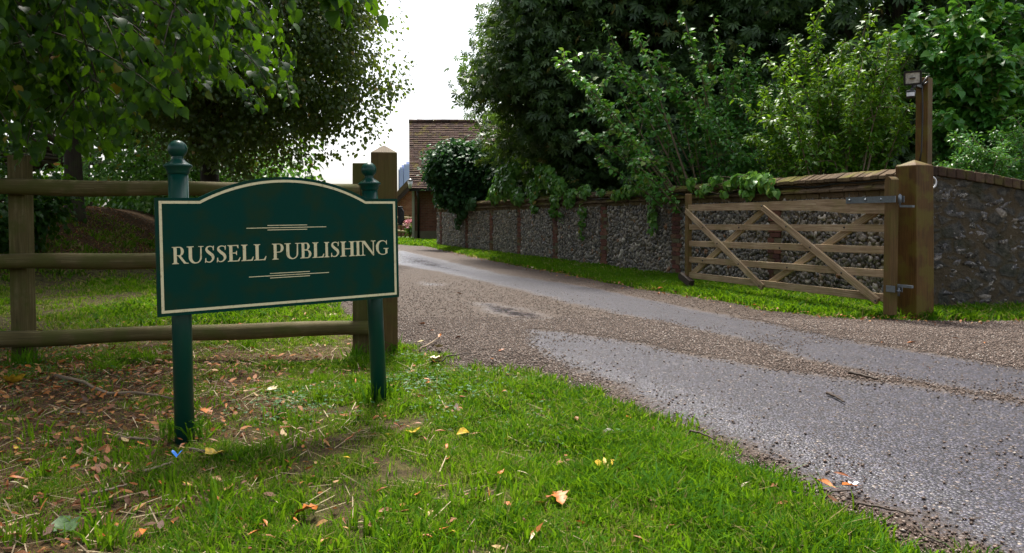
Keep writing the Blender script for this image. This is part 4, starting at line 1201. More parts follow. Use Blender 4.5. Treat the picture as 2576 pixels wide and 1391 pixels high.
HY = 46.0
house = empty('brick_house', (at(1000, 560, HY).x, HY + 3, 0), 'orange brick outbuilding with sloping mossy roof left of the barn', 'building')
hx0, hx1 = at(955, 560, HY).x, at(1075, 560, HY).x
slp = (at(1027, 470, HY).z - at(1000, 498, HY).z) / (at(1027, 470, HY).x - at(1000, 498, HY).x)
def hzf(x): return at(1000, 498, HY).z + slp * (x - at(1000, 498, HY).x)
xe = at(985, 500, HY).x
mb = MB()
fr_ = [(xe, HY, 0), (hx1, HY, 0), (hx1, HY, hzf(hx1) - .15), (xe, HY, hzf(xe) - .15)]; bk_ = [(p[0], HY + 8, p[2] + (2.0 if p[2] > 0 else 0)) for p in fr_]
mb.v += fr_ + bk_
for q in ((0, 1, 2, 3), (4, 7, 6, 5), (0, 3, 7, 4), (1, 5, 6, 2), (3, 2, 6, 7)): mb.face(q)
mb.build('wall', M['housebrick'], house)
xr0, xr1 = xe - .5, hx1 + .2
back = lambda x: (x, HY + 7, hzf(x) + 1.75)
tiled('roof', (xr0, HY - .35, hzf(xr0) - .02), (xr1, HY - .35, hzf(xr1) - .02), back(xr0), back(xr1), 34, 22, M['housetile'], house, .05)
mb = MB(); mb.beam((xr0, HY - .3, hzf(xr0) - .16), (xr1, HY - .3, hzf(xr1) - .16), .08, .26); mb.build('bargeboard', M['darktwig'], house)
# paddock fence and flowers
pf = empty('paddock_fence', (at(1015, 580, 40).x, 40, 0), 'small pale rustic rail fence on the grass before the orange brick outbuilding', 'fence')
for px in (995, 1009, 1019, 1031, 1043):
    p = at(px, 560, 40); mb = MB(); mb.beam((p.x, 40, -.1), (p.x, 40, 1.25), .08, .08, up=(0, 1, 0)); mb.build('post', M['gatestile'], pf)
for ya, yb in ((548, 549), (564, 569), (580, 588)):
    a_, b_ = at(985, ya - 1, 39.9), at(1050, yb + 1, 39.9)
    mb = MB(); mb.tube([a_, a_.lerp(b_, .5) + Vector((0, 0, .02)), b_], [.07, .06, .065], 8); mb.build('rail', M['palerail'], pf)
fbp = at(1032, 563, 39.5)
fb = empty('flower_basket', fbp, 'pink flowers hanging in a basket beside the small rustic fence', 'flowers')
n_ = 220; d_ = norm(rng.normal(0, 1, (n_, 3))); pos = np.array(fbp) + d_ * rng.uniform(.15, .32, (n_, 1)) * np.array([1, 1, .8]); 
V, F, T = scatter(OVAL, pos, d_, norm(rng.normal(0, 1, (n_, 3))), rng.uniform(.1, .16, n_), rng.random(n_)); np_mesh('petals', V, F, T, M['pink'], fb)
pos = np.array(fbp) + norm(rng.normal(0, 1, (n_, 3))) * rng.uniform(.1, .3, (n_, 1)) + np.array([0, 0, -.3])
V, F, T = scatter(OVAL, pos, norm(rng.normal(0, 1, (n_, 3))), norm(rng.normal(0, 1, (n_, 3))), rng.uniform(.12, .2, n_), rng.random(n_)); np_mesh('leaves', V, F, T, M['bindweed'], fb)
# distant tower blocks
for px0, px1, py, lab in ((1000, 1002.5, 425, 'slim pale blue tower block far off beside the timber post'), (1003, 1012.5, 420, 'lower pale blue tower block far off behind the mossy roof'), (1014, 1028, 412, 'tallest pale blue tower block far off against the barn roof')):
    a_, b_ = at(px0, py, 420), at(px1, py, 420)
    mb = MB(); mb.box(((a_.x + b_.x) / 2, 430, a_.z / 2), b_.x - a_.x, 14, a_.z)
    mb.box(((a_.x + b_.x) / 2, 430, a_.z + .8), (b_.x - a_.x) * .5, 6, 1.6)
    for k in range(5): mb.box((a_.x + (b_.x - a_.x) * (k + .5) / 5, 422.9, a_.z * .5), (b_.x - a_.x) * .06, .3, a_.z * .96)
    tag(mb.build('tower_block', M['tower']), lab, 'tower block', 'tower blocks on the horizon')

# ------------------------------------------------------------------ trees and shrubs
def rand_in_blobs(blobs, n, shell=.0):
    vol = np.array([b[3] * b[4] * b[5] for b in blobs]); pick = rng.choice(len(blobs), n, p=vol / vol.sum())
    d = norm(rng.normal(0, 1, (n, 3))); r = (shell ** 3 + (1 - shell ** 3) * rng.random(n)) ** (1 / 3)
    B = np.array(blobs)[pick]
    return B[:, :3] + d * r[:, None] * B[:, 3:], d
def limbs(mb, base, tops, r0, fork=None, n=6):
    base = Vector(base)
    for tpt, rr in tops:
        tpt = Vector(tpt); f = fork if fork is not None else base
        f = Vector(f); mid_ = f.lerp(tpt, .5) + Vector((random.uniform(-.2, .2), random.uniform(-.2, .2), random.uniform(.0, .35))) * (tpt - f).length * .3
        mb.tube([f, f.lerp(mid_, .6), mid_, mid_.lerp(tpt, .6), tpt], [rr, rr * .8, rr * .6, rr * .4, rr * .15], 5, cap=False)
def foliage(centers, outward, per, spread, proto, size, tint_m=.45, tint_s=.2, droop=.6, curl=.25, upbias=.7, flat=.7):
    n = len(centers); k = per
    C = np.repeat(centers, k, 0); O = np.repeat(outward, k, 0)
    off = np.clip(rng.normal(0, 1, (n * k, 3)), -1.6, 1.6) * np.repeat(np.atleast_1d(spread) * np.ones(n), k)[:, None] * np.array([1, 1, flat])
    pos = C + off
    axis = norm(O * .6 + norm(off + 1e-6) * .7 + rng.normal(0, .5, (n * k, 3)) + np.array([0, 0, -droop]))
    nr = norm(rng.normal(0, .5, (n * k, 3)) + np.array([0, 0, upbias]) + O * .35)
    ct = np.repeat(rng.normal(0, .1, n), k)
    tint = np.clip(rng.normal(tint_m, tint_s, n * k) + ct, 0, .93)
    tint = np.where(rng.random(n * k) < .012, 1.0, tint)
    sz = size * rng.uniform(.65, 1.2, n * k)
    return scatter(proto, pos, axis, nr, sz, tint, np.full(n * k, curl) * rng.uniform(.3, 1.6, n * k))
def tree(name, label, cat, base, blobs, n_clump, per, spread, proto, size, mat, trunk_r, fork_h, group=None, shell=.5, lean=(0, 0), nlimb=26, tint_m=.45, trim=None, **kw):
    root = empty(name, base, label, cat, group)
    c, d = rand_in_blobs(blobs, n_clump, shell)
    if trim is not None:
        ok = trim(c); c, d = c[ok], d[ok]
    V, F, T = foliage(c, d, per, spread * rng.uniform(.6, 1.2, len(c)), proto, size, tint_m, **kw)
    np_mesh('crown', V, F, T, M[mat], root)
    mb = MB(); b = Vector(base); fk = b + Vector((lean[0], lean[1], fork_h))
    b2 = b - Vector((0, 0, .3))
    mb.tube([b2, b + Vector((0, 0, .25)), b.lerp(fk, .5) + Vector((random.uniform(-.06, .06), 0, 0)), fk], [trunk_r * 1.5, trunk_r * 1.15, trunk_r * .95, trunk_r * .8], 12)
    sel = rng.choice(len(c), min(nlimb, len(c)), replace=False)
    limbs(mb, base, [(c[i], trunk_r * random.uniform(.2, .5)) for i in sel], trunk_r, fk)
    mb.build('trunk', M['bark'], root)
    return root
def gz1(x, y): return float(ground_z(np.array([x]), np.array([y]))[0])

# mid lime whose fringe meets the sky
tree('lime_tree', 'broad lime tree whose ragged crown edge meets the white sky above the name board', 'tree', (-7.6, 19, gz1(-7.6, 19)),
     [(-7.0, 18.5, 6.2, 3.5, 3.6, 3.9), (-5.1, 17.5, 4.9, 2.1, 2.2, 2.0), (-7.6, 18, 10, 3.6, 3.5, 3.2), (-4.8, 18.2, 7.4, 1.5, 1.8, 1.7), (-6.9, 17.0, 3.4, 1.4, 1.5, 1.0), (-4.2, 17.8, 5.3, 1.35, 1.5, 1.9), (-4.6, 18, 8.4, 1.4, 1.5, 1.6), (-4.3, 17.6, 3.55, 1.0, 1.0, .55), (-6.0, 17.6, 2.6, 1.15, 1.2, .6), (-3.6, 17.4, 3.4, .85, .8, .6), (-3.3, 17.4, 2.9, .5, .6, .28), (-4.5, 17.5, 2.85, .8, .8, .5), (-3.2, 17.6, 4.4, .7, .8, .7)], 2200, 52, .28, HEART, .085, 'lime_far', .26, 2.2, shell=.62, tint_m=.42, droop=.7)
# dark woodland trees behind the fence
for (x, y, r, lab) in ((-8.8, 15.2, 2.4, 'dark leafy tree standing on the bank with a thin trunk behind the fence'), (-12.5, 17.5, 3.6, 'wide shaded tree behind the bank at the far left'),
                       (-12.0, 24.5, 4.2, 'shaded tree further back left of the ragged lime')):
    g_ = gz1(x, y)
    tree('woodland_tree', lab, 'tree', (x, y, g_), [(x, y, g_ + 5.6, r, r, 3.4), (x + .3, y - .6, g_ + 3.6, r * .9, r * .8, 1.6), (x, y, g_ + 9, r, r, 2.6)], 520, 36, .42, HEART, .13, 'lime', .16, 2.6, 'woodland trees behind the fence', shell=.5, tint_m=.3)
tree('woodland_tree', 'low shrubby tree lit green beyond the bank gap behind the top rail', 'tree', (-8.2, 22.5, gz1(-8.2, 22.5)), [(-9.2, 22.5, 2.2, 2.4, 1.5, 1.5), (-11.5, 24, 2.6, 2.4, 1.5, 2.2), (-7.4, 23.0, 2.0, 1.1, 1.2, 1.0)], 260, 46, .34, HEART, .12, 'bindweed', .08, .8, 'woodland trees behind the fence', tint_m=.5, shell=.3)
tree('woodland_tree', 'dense dark thicket tree filling the far background left of the lime', 'tree', (-17, 30, gz1(-17, 30)), [(-19, 31, 5, 6, 3, 5), (-12.5, 33, 4, 4, 2.5, 4), (-25, 28, 5, 6, 3, 6)], 520, 34, .6, HEART, .2, 'lime', .3, 2, 'woodland trees behind the fence', tint_m=.25, shell=.4)
# bushes at the fence, left
for (x, y, rx, ry, rz_, lab) in ((-8.5, 11.9, 1.45, 1.1, .8, 'dark ivy-leaved bush on the bank behind the fence post'), (-10.6, 11.5, 1.6, 1.2, 1.5, 'dark bush at the far left edge behind the fence')):
    g_ = gz1(x, y)
    tree('hedge_bush', lab, 'bush', (x, y, g_), [(x, y, g_ + .75 * rz_, rx, ry, rz_)], 130, 46, .2, HEART, .09, 'lime', .04, .4, 'dark bushes on the bank', nlimb=14, shell=.5)

# near overhanging lime: drooping sprays
nl = empty('lime_tree', (-6.2, 4.6, gz1(-6.2, 4.6)), 'near lime tree with big drooping leafy branches hanging over the fence', 'tree')
poly_px = [(-260, -160), (985, -120), (965, 40), (905, 75), (820, 45), (740, 60), (735, 150), (790, 262), (660, 335), (590, 300), (560, 215), (480, 250), (415, 318), (350, 290), (275, 432), (200, 370), (130, 455), (60, 420), (-40, 470), (-260, 460)]
leaf_p, leaf_a, leaf_n, leaf_t, leaf_s = [], [], [], [], []
tw = MB()
cnt = 0
starts = []
clus = []
while len(clus) < 62:
    px, py = random.uniform(-250, 985), random.uniform(-150, 470)
    if in_poly(np.array([px]), np.array([py]), poly_px)[0]: clus.append((px, py, random.uniform(3.5, 4.4) if px > 780 else random.choice((random.uniform(4.4, 6), random.uniform(5.5, 9)))))
while cnt < 560:
    cq = random.choice(clus); sg = 300 / cq[2]
    px, py, Yd = random.gauss(cq[0], sg), random.gauss(cq[1], sg * .8), cq[2] + random.gauss(0, .25)
    if not in_poly(np.array([px]), np.array([py]), poly_px)[0]: continue
    edge_d = dist_line(np.array([px]), np.array([py]), poly_px, True)[0]
    tip = at(px, py, Yd)
    ln = random.uniform(.5, 1.15)
    dirx = random.uniform(-.9, .05) if px > 300 else random.uniform(-.7, .5)
    st_ = tip + Vector((dirx * ln, random.uniform(-.5, .6) * ln, random.uniform(.35, .8) * ln))
    mid_ = st_.lerp(tip, .5) + Vector((0, 0, .12 * ln))
    starts.append(st_)
    npt = max(8, int(ln / .036)); prev = None
    pts = []
    for k in range(npt + 1):
        f = k / npt
        p = st_ * (1 - f) ** 2 + mid_ * 2 * f * (1 - f) + tip * f ** 2
        pts.append(p)
    tw.tube(pts[::max(1, npt // 6)] + [tip], [.006 - .0045 * k / (len(pts[::max(1, npt // 6)])) for k in range(len(pts[::max(1, npt // 6)]) + 1)], 4, cap=False)
    d = (tip - st_).normalized(); sd_ = d.cross(Vector((0, 0, 1))).normalized()
    for k in range(1, npt + 1):
        p = pts[k]; s_ = 1 if k % 2 else -1
        pet = sd_ * s_ * random.uniform(.02, .05) + Vector((0, 0, random.uniform(-.03, 0)))
        leaf_p.append(p + pet)
        leaf_a.append(sd_ * s_ * random.uniform(.3, .8) + d * random.uniform(.3, .9) + Vector((random.gauss(0, .2), random.gauss(0, .2), -random.uniform(.15, .75))))
        leaf_n.append(Vector((random.gauss(0, .45), random.gauss(0, .45) - .25, .8)))
        leaf_t.append(min(.95, max(0, random.gauss(.42, .2))) if random.random() > .008 else 1)
        leaf_s.append(random.uniform(.048, .085) * (1.2 if px > 760 else 1))
    cnt += 1
cl = lambda L: np.array([tuple(q) for q in L])
P1 = scatter(HEART, cl(leaf_p), cl(leaf_a), cl(leaf_n), np.array(leaf_s), np.array(leaf_t), rng.uniform(0, .5, len(leaf_p)))
# higher canopy added above and behind the frame to shade sprays and lawn
c, d = rand_in_blobs([(-6.5, 5, 6.2, 4.2, 4.5, 2.6), (-3.6, 6.5, 5.8, 2.6, 3.2, 1.6), (-7, 8.5, 5.6, 3.5, 3.0, 2.5), (-5.2, .2, 5.6, 4.2, 3.6, 2.2)], 800, .3)
u_, v_ = project(c); vis = (v_ > -60) & (u_ > -100) & (c[:, 1] > .5)
ok = ~(vis & (u_ > 640)) & (c[:, 0] < -.8); c, d = c[ok], d[ok]
P2 = foliage(c, d, 34, .4, HEART, .12, .35)
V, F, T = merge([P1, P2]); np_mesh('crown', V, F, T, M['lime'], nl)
# main limbs
trk = Vector((-6.2, 4.6, gz1(-6.2, 4.6)))
tw.tube([trk - Vector((0, 0, .3)), trk + Vector((0, 0, .4)), trk + Vector((.1, .1, 2.2)), trk + Vector((.2, .3, 4.2)), trk + Vector((.1, .3, 6.5))], [.5, .38, .33, .25, .12], 14)
for k in range(26):
    s_ = random.choice(starts); f = trk + Vector((.15, .2, random.uniform(2.4, 4.6)))
    m_ = f.lerp(s_, .55) + Vector((0, 0, random.uniform(.3, .9)))
    tw.tube([f, f.lerp(m_, .5) + Vector((0, 0, .15)), m_, m_.lerp(s_, .5), s_], [.05, .036, .025, .014, .006], 6, cap=False)
for pts_ in ([(40, -60), (55, 30), (60, 75), (45, 120), (70, 200)], [(130, -60), (135, 60), (150, 160), (160, 195), (158, 240)], [(60, 75), (90, 150), (160, 195), (215, 260), (290, 350)]):
    tw.tube([at(px, py, 6.2) for px, py in pts_], [.02, .018, .015, .012, .006], 6, cap=False)
tw.build('trunk', M['bark'], nl)

# horse chestnuts behind the wall
def chest_trim(c):
    u, v = project(c)
    lim = np.interp(v, [-400, 0, 120, 200, 300, 360, 480], [1290, 1272, 1235, 1182, 1184, 1212, 1225])
    wx = np.interp(c[:, 1], [8.5, 13.5, 18.4, 21.6, 28.2], [4.42, 2.72, .9, -.2, -2.78])
    return (u > lim) & ((c[:, 0] > wx + .75) | ((c[:, 2] > 2.9) & (c[:, 0] > wx - .2)) | (c[:, 2] > 4.2))
tree('chestnut_tree', 'huge dark horse chestnut towering behind the flint wall, its left edge against the sky', 'tree', (4.0, 20.5, 0), [(3.2, 19.5, 6.4, 4.9, 3.2, 5.2), (1.0, 19.8, 4.6, 2.7, 2.4, 3.2), (4.0, 19.0, 3.1, 3.4, 2.2, 1.7), (2.6, 20.5, 10, 4.5, 4, 4), (.3, 20.0, 7.6, 2.0, 2.0, 3.6), (-.2, 19.5, 5.2, 1.5, 1.6, 2.6), (.1, 20, 10, 1.8, 2, 2.5), (.4, 20.5, 3.6, 1.8, 1.5, 1.6), (-.2, 22.6, 3.3, 1.7, 1.4, 1.5), (1.2, 21.5, 2.6, 1.6, 1.2, 1.2), (-.3, 24.6, 3.4, 1.5, 1.2, 1.9)], 4500, 13, .36, PALM, .2, 'chestnut', .42, 2.2, 'horse chestnuts behind the wall', shell=.45, tint_m=.4, trim=chest_trim, nlimb=40, droop=.45)
tree('chestnut_tree', 'second dark horse chestnut behind the shrubs right of the wall', 'tree', (9.5, 18.5, 0), [(8.8, 17.5, 6.2, 4.6, 3, 4.8), (12.5, 17, 6, 4, 3, 5), (8.5, 16, 3.2, 3.5, 2, 1.8), (9, 18, 10.5, 5, 4, 4)], 2300, 13, .4, PALM, .21, 'chestnut', .4, 2.2, 'horse chestnuts behind the wall', shell=.4, tint_m=.38, nlimb=36, droop=.45)
tree('woodland_tree', 'dark background tree closing the gaps behind the horse chestnuts', 'tree', (9, 27, 0), [(4.8, 26, 6.0, 3.8, 2.5, 6.0), (12, 26, 6, 7, 2.5, 6.0), (19, 22, 5, 5, 4, 6), (6, 26, 11, 4.5, 2.5, 4), (14, 25, 12, 6, 2.5, 4)], 1150, 34, .6, HEART, .22, 'chestnut', .3, 2.5, tint_m=.3, shell=.2)
# arching shrubs
def shrub(name, label, base, tips, mat, proto, size, per_m, group=None, stem_r=.018, tint_m=.5, side_n=5, side_len=.5, up=.5, cat='shrub'):
    root = empty(name, base, label, cat, group)
    mb = MB(); Lp, La, Ln = [], [], []
    b0 = Vector(base)
    def shoot(p0, p1, r, bend, leaves=True, frac=.35):
        p0 = Vector(p0); p1 = Vector(p1); ln = (p1 - p0).length
        m_ = p0.lerp(p1, .5) + Vector((random.gauss(0, .06), random.gauss(0, .06), bend)) * ln
        n = max(4, int(ln / .12)); pts = []
        for k in range(n + 1):
            f = k / n; pts.append(p0 * (1 - f) ** 2 + m_ * 2 * f * (1 - f) + p1 * f * f)
        mb.tube(pts, [r * (1 - .8 * k / n) for k in range(n + 1)], 5, cap=False)
        if leaves:
            for q in range(int(ln * per_m)):
                f = random.uniform(frac, 1.0); x = f * n; i = min(int(x), n - 1)
                p = pts[i].lerp(pts[i + 1], x - i)
                o = Vector((random.gauss(0, 1), random.gauss(0, 1), random.gauss(.15, .7))).normalized()
                Lp.append(p + o * random.uniform(.01, .07)); La.append(o + Vector((0, 0, -.25)) + (p1 - p0).normalized() * .4)
                Ln.append(Vector((random.gauss(0, .45), random.gauss(-.25, .45), .8)))
        return pts
    for tp in tips:
        tp = Vector(tp)
        p0 = b0 + Vector((random.gauss(0, .14), random.gauss(0, .14), 0))
        pts = shoot(p0, tp, stem_r * random.uniform(.6, 1.2), up * random.uniform(.1, .45), True, .5)
        for k in range(side_n):
            i = random.randint(len(pts) // 3, len(pts) - 1); p = pts[i]
            e = p + Vector((random.gauss(0, .6), random.gauss(0, .5), random.uniform(-.25, .9))).normalized() * side_len * random.uniform(.5, 1.4)
            shoot(p, e, stem_r * .35, .12, True, .1)
    mb.build('stems', M['twig'], root)
    n = len(Lp)
    V, F, T = scatter(proto, cl(Lp), cl(La), cl(Ln), size * rng.uniform(.6, 1.2, n), np.clip(rng.normal(tint_m, .2, n), 0, .94), rng.uniform(.1, .7, n))
    np_mesh('leaves', V, F, T, M[mat], root)
    return root
def tips_px(lst, Y, jit=.5): return [at(px, py, Y + random.uniform(-jit, jit)) for px, py in lst]
shrub('tall_shrub', 'tall pale silvery-green shrub with bare arching stems above the middle of the wall', (3.75, 13.6, .1),
      tips_px([(1400, 150), (1430, 175), (1520, 50), (1500, 130), (1470, 205), (1600, 80), (1560, 160), (1640, 130), (1680, 160), (1560, 240), (1490, 270), (1700, 230), (1610, 290), (1520, 350), (1590, 400), (1680, 390), (1730, 80), (1770, 150), (1800, 100), (1780, 230), (1850, 170), (1830, 260), (1740, 320), (1800, 340), (1650, 300), (1570, 330), (1500, 400), (1460, 330), (1860, 330), (1720, 200), (1640, 210)], 13.2, .9), 'silver', HEART, .088, 27, side_n=4, side_len=.36, tint_m=.68, stem_r=.024)
shrub('leafy_shrub', 'dark glossy heart-leaved shrub low behind the wall beneath the arching stems', (3.7, 14.8, .1),
      tips_px([(1640, 400), (1660, 380), (1700, 410), (1760, 380), (1720, 340), (1800, 400), (1690, 360), (1740, 430), (1840, 410), (1780, 430)], 14.6, .4), 'ivy', HEART, .11, 55, side_n=6, side_len=.4, tint_m=.6)
shrub('tall_shrub', 'bright yellow-green shrub with upright tips left of the floodlight post', (5.1, 11.6, .1),
      tips_px([(1960, 160), (2000, 110), (2050, 60), (2080, 140), (2120, 110), (2170, 90), (2210, 120), (2240, 90), (2255, 150), (2270, 130), (1920, 220), (1960, 250), (2010, 200), (2060, 230), (2110, 190), (2160, 180), (2200, 200), (2260, 230), (1900, 290), (1950, 320), (2000, 300), (2060, 300), (2120, 270), (2180, 270), (2240, 290), (1930, 370), (2000, 360), (2080, 350), (2160, 340), (1880, 340), (2230, 350), (2280, 200), (2290, 260)], 11.4, .7), 'yellowgreen', OVAL, .082, 80, side_n=8, side_len=.36, tint_m=.5, stem_r=.024)
shrub('tall_shrub', 'tall broad-leaved green shrub right of the floodlight post at the edge of view', (7.6, 11.9, .1),
      tips_px([(2290, 40), (2320, 90), (2350, 20), (2400, -40), (2420, 60), (2460, 10), (2500, -60), (2540, 20), (2580, 60), (2360, 130), (2420, 130), (2480, 110), (2540, 140), (2600, 160), (2340, 200), (2400, 220), (2460, 200), (2530, 220), (2590, 260), (2380, 280), (2450, 290), (2520, 300), (2640, 40), (2660, 200), (2340, 300), (2370, 60), (2440, 160), (2560, 100)], 11.3, .8), 'silver', HEART, .115, 48, side_n=6, side_len=.5, tint_m=.6)
shrub('tall_shrub', 'mid-green shrub filling the gap between the silvery shrub and the yellow-green one', (4.6, 13.0, .1),
      tips_px([(1790, 250), (1830, 180), (1870, 130), (1900, 190), (1860, 230), (1920, 260), (1800, 320), (1850, 300), (1900, 330), (1780, 390), (1840, 380), (1900, 400), (1950, 220), (1760, 290), (1820, 420), (1940, 350), (1980, 400), (2040, 410), (2100, 400)], 13.0, .6), 'silver', OVAL, .085, 60, side_n=7, side_len=.42, tint_m=.5)
shrub('leafy_shrub', 'low small-leaved bush spilling over the ramped rubble wall', (7.0, 9.6, .3),
      tips_px([(2360, 410), (2400, 390), (2440, 370), (2480, 380), (2520, 350), (2560, 370), (2430, 410), (2480, 420), (2540, 420), (2590, 400), (2500, 330), (2570, 320), (2400, 350), (2620, 430), (2650, 380)], 9.6, .35), 'silver', OVAL, .05, 150, side_n=8, side_len=.28, tint_m=.45)
# ivy-clad bush at the far end of the wall
def pxblob(px, py, Y, rpx, rpy, ry): 
    p = at(px, py, Y); return (p.x, p.y, p.z, rpx / FPX * Y, ry, rpy / FPX * Y)
IY = 25.5
tree('ivy_bush', 'rounded ivy-clad bush at the far end of the wall before the barn roof', 'bush', (at(1175, 500, IY).x, IY + .3, 0), [pxblob(1150, 415, IY, 56, 44, .9), pxblob(1210, 445, IY, 80, 58, .9), pxblob(1142, 462, IY, 42, 40, .7), pxblob(1190, 500, IY, 70, 28, .8), pxblob(1265, 465, IY, 60, 48, .8), pxblob(1220, 395, IY, 40, 26, .8), pxblob(1106, 430, IY, 20, 24, .5), pxblob(1290, 440, IY - 1, 50, 50, .8)], 720, 50, .25, HEART, .14, 'ivy', .08, 1.6, nlimb=14, shell=.3, tint_m=.5)

# climbers on the wall: each clump a plant of its own
def climber(label, items, size=.085, mat='bindweed', n=150, tint_m=.55):
    """items: (px, py, rpx, rpy, d) patches on the wall"""
    P, O = [], []
    first = None
    for (px, py, rpx, rpy, dd, k) in items:
        s_ = s_at_px(px); q = wpt(s_, dd); Yq = float(q[1]); c_ = at(px, py, Yq)
        first = first or c_
        rx, rz_ = rpx / FPX * Yq, rpy / FPX * Yq
        tdir, ndir = wdirs(np.array([s_]))
        e = norm(rng.normal(0, 1, (k, 3))) * (rng.random((k, 1)) ** (1 / 3))
        e[:, 1] = np.abs(e[:, 1]) if dd > .03 else e[:, 1]
        dep = .12 if rz_ < .5 else .3
        base = wpt(np.full(k, s_), dd)
        pos = base + tdir * (e[:, 0:1] * rx * 1.2) + ndir * (e[:, 1:2] * dep)
        pos[:, 2] = c_.z + e[:, 2] * rz_
        P.append(pos); O.append(norm(tdir * e[:, 0:1] + ndir * (np.abs(e[:, 1:2]) + .6) + np.array([0, 0, 1.0]) * e[:, 2:3]))
    P = np.vstack(P); O = np.vstack(O); n = len(P)
    root = empty('climbing_plant', first, label, 'climber', 'climbers on the flint wall')
    ax = norm(O * .35 + rng.normal(0, .4, (n, 3)) + np.array([0, 0, -.9])); nr = norm(O + np.array([0, 0, .5]) + rng.normal(0, .3, (n, 3)))
    V, F, T = scatter(HEART, P, ax, nr, size * rng.uniform(.6, 1.25, n), np.where(rng.random(n) < .02, 1, np.clip(rng.normal(tint_m, .2, n), 0, .93)), rng.uniform(.1, .6, n))
    np_mesh('leaves', V, F, T, M[mat], root)
    for k in range(min(14, n // 12)):
        a_, b_ = Vector(P[rng.integers(n)]), Vector(P[rng.integers(n)])
        if (a_ - b_).length < 1.2: mb = MB(); mb.tube([a_, a_.lerp(b_, .5) + Vector((0, 0, -.03)), b_], .004, 4, cap=False); mb.build('stem', M['twig'], root)
climber('large bright yellow-green climber spilling over the coping behind the open gate', [(1752, 460, 16, 16, .08, 34), (1790, 470, 20, 12, .08, 44), (1812, 452, 18, 10, .05, 34), (1850, 462, 20, 10, .08, 44), (1868, 446, 22, 10, .05, 50), (1905, 452, 34, 22, .09, 130), (1945, 456, 24, 26, .1, 100), (1895, 482, 20, 12, .09, 26), (1960, 478, 12, 12, .09, 18), (1838, 484, 12, 8, .09, 12), (1780, 482, 12, 8, .09, 10)], .09, n=1, tint_m=.62)
climber('climber with a strand hanging down the flints beside the gate', [(1655, 500, 14, 14, .06, 24), (1652, 535, 15, 30, .07, 60), (1655, 570, 9, 26, .07, 28), (1640, 478, 14, 8, .05, 16)], .085, n=1, tint_m=.6)
climber('small climber on the coping two piers from the gate', [(1590, 480, 34, 15, .07, 150), (1625, 474, 30, 12, .07, 100), (1560, 488, 16, 12, .07, 50), (1660, 465, 26, 8, .06, 60), (1520, 482, 16, 8, .06, 30)], .085, n=1, tint_m=.55)
climber('thin leafy strand hanging on the flints between two brick piers', [(1474, 530, 12, 18, .06, 32), (1474, 560, 10, 20, .06, 30), (1472, 590, 8, 14, .06, 14)], .085, n=1, tint_m=.4)
climber('climber draped in three strands over the coping left of centre', [(1348, 490, 24, 20, .06, 90), (1352, 520, 14, 16, .06, 36), (1405, 500, 26, 22, .06, 90), (1400, 530, 14, 20, .06, 40), (1440, 500, 22, 18, .06, 90), (1478, 480, 28, 15, .05, 110), (1445, 485, 26, 12, .06, 80), (1422, 545, 5, 22, .06, 10)], .1, n=1, tint_m=.5)
climber('tall leafy mound of climber standing above the wall left of centre', [(1280, 457, 54, 46, .05, 820), (1250, 485, 34, 24, .06, 200), (1310, 490, 36, 22, .08, 200), (1295, 425, 34, 18, .0, 200)], .12, n=1, tint_m=.45)
climber('second leafy mound of climber on the wall beside the taller mound', [(1375, 442, 48, 28, .03, 520), (1405, 465, 44, 22, .05, 330), (1345, 470, 30, 24, .05, 200), (1360, 424, 26, 14, .0, 110)], .11, n=1, tint_m=.55)
climber('dark trailing climber hanging over the far end of the wall', [(1190, 510, 40, 15, .08, 230), (1170, 530, 26, 22, .09, 120), (1160, 555, 14, 20, .08, 40), (1140, 508, 22, 12, .05, 60)], .13, 'ivy', n=1, tint_m=.7)

# ------------------------------------------------------------------ grass, clover, litter, leaves, gravel
def blades(pos, h, tint, wmul=1.0, lean=.45):
    n = len(pos)
    a_ = rng.random(n) * 2 * math.pi; sd_ = np.stack([np.cos(a_), np.sin(a_), 0 * a_], 1)
    b_ = rng.random(n) * 2 * math.pi; dr = np.stack([np.cos(b_), np.sin(b_), 0 * b_], 1) * (np.abs(rng.normal(0, lean, n)) * h)[:, None]
    w_ = (h * .045 + .0012)[:, None] * wmul
    up = np.array([0, 0, 1.0])[None]
    p0 = pos; p1 = pos + up * (h * .6)[:, None] + dr * .35; p2 = pos + up * (h * rng.uniform(.75, 1.0, n))[:, None] + dr
    V = np.stack([p0 - sd_ * w_, p0 + sd_ * w_, p1 + sd_ * w_ * .8, p1 - sd_ * w_ * .8, p2 + sd_ * w_ * .12, p2 - sd_ * w_ * .12], 1).reshape(-1, 3)
    o = (np.arange(n) * 6)[:, None]
    F = np.concatenate([o + np.array([0, 1, 2, 3]), o + np.array([3, 2, 4, 5])], 0)
    return V, F, np.repeat(tint, 6)
def visible(x, y, z=0.05, m=120):
    u, v = project(np.stack([x, y, np.full_like(x, z)], 1)); return (u > -m) & (u < 2576 + m) & (v > -50) & (v < 1391 + 260) & (y > 1.2)
parts = []
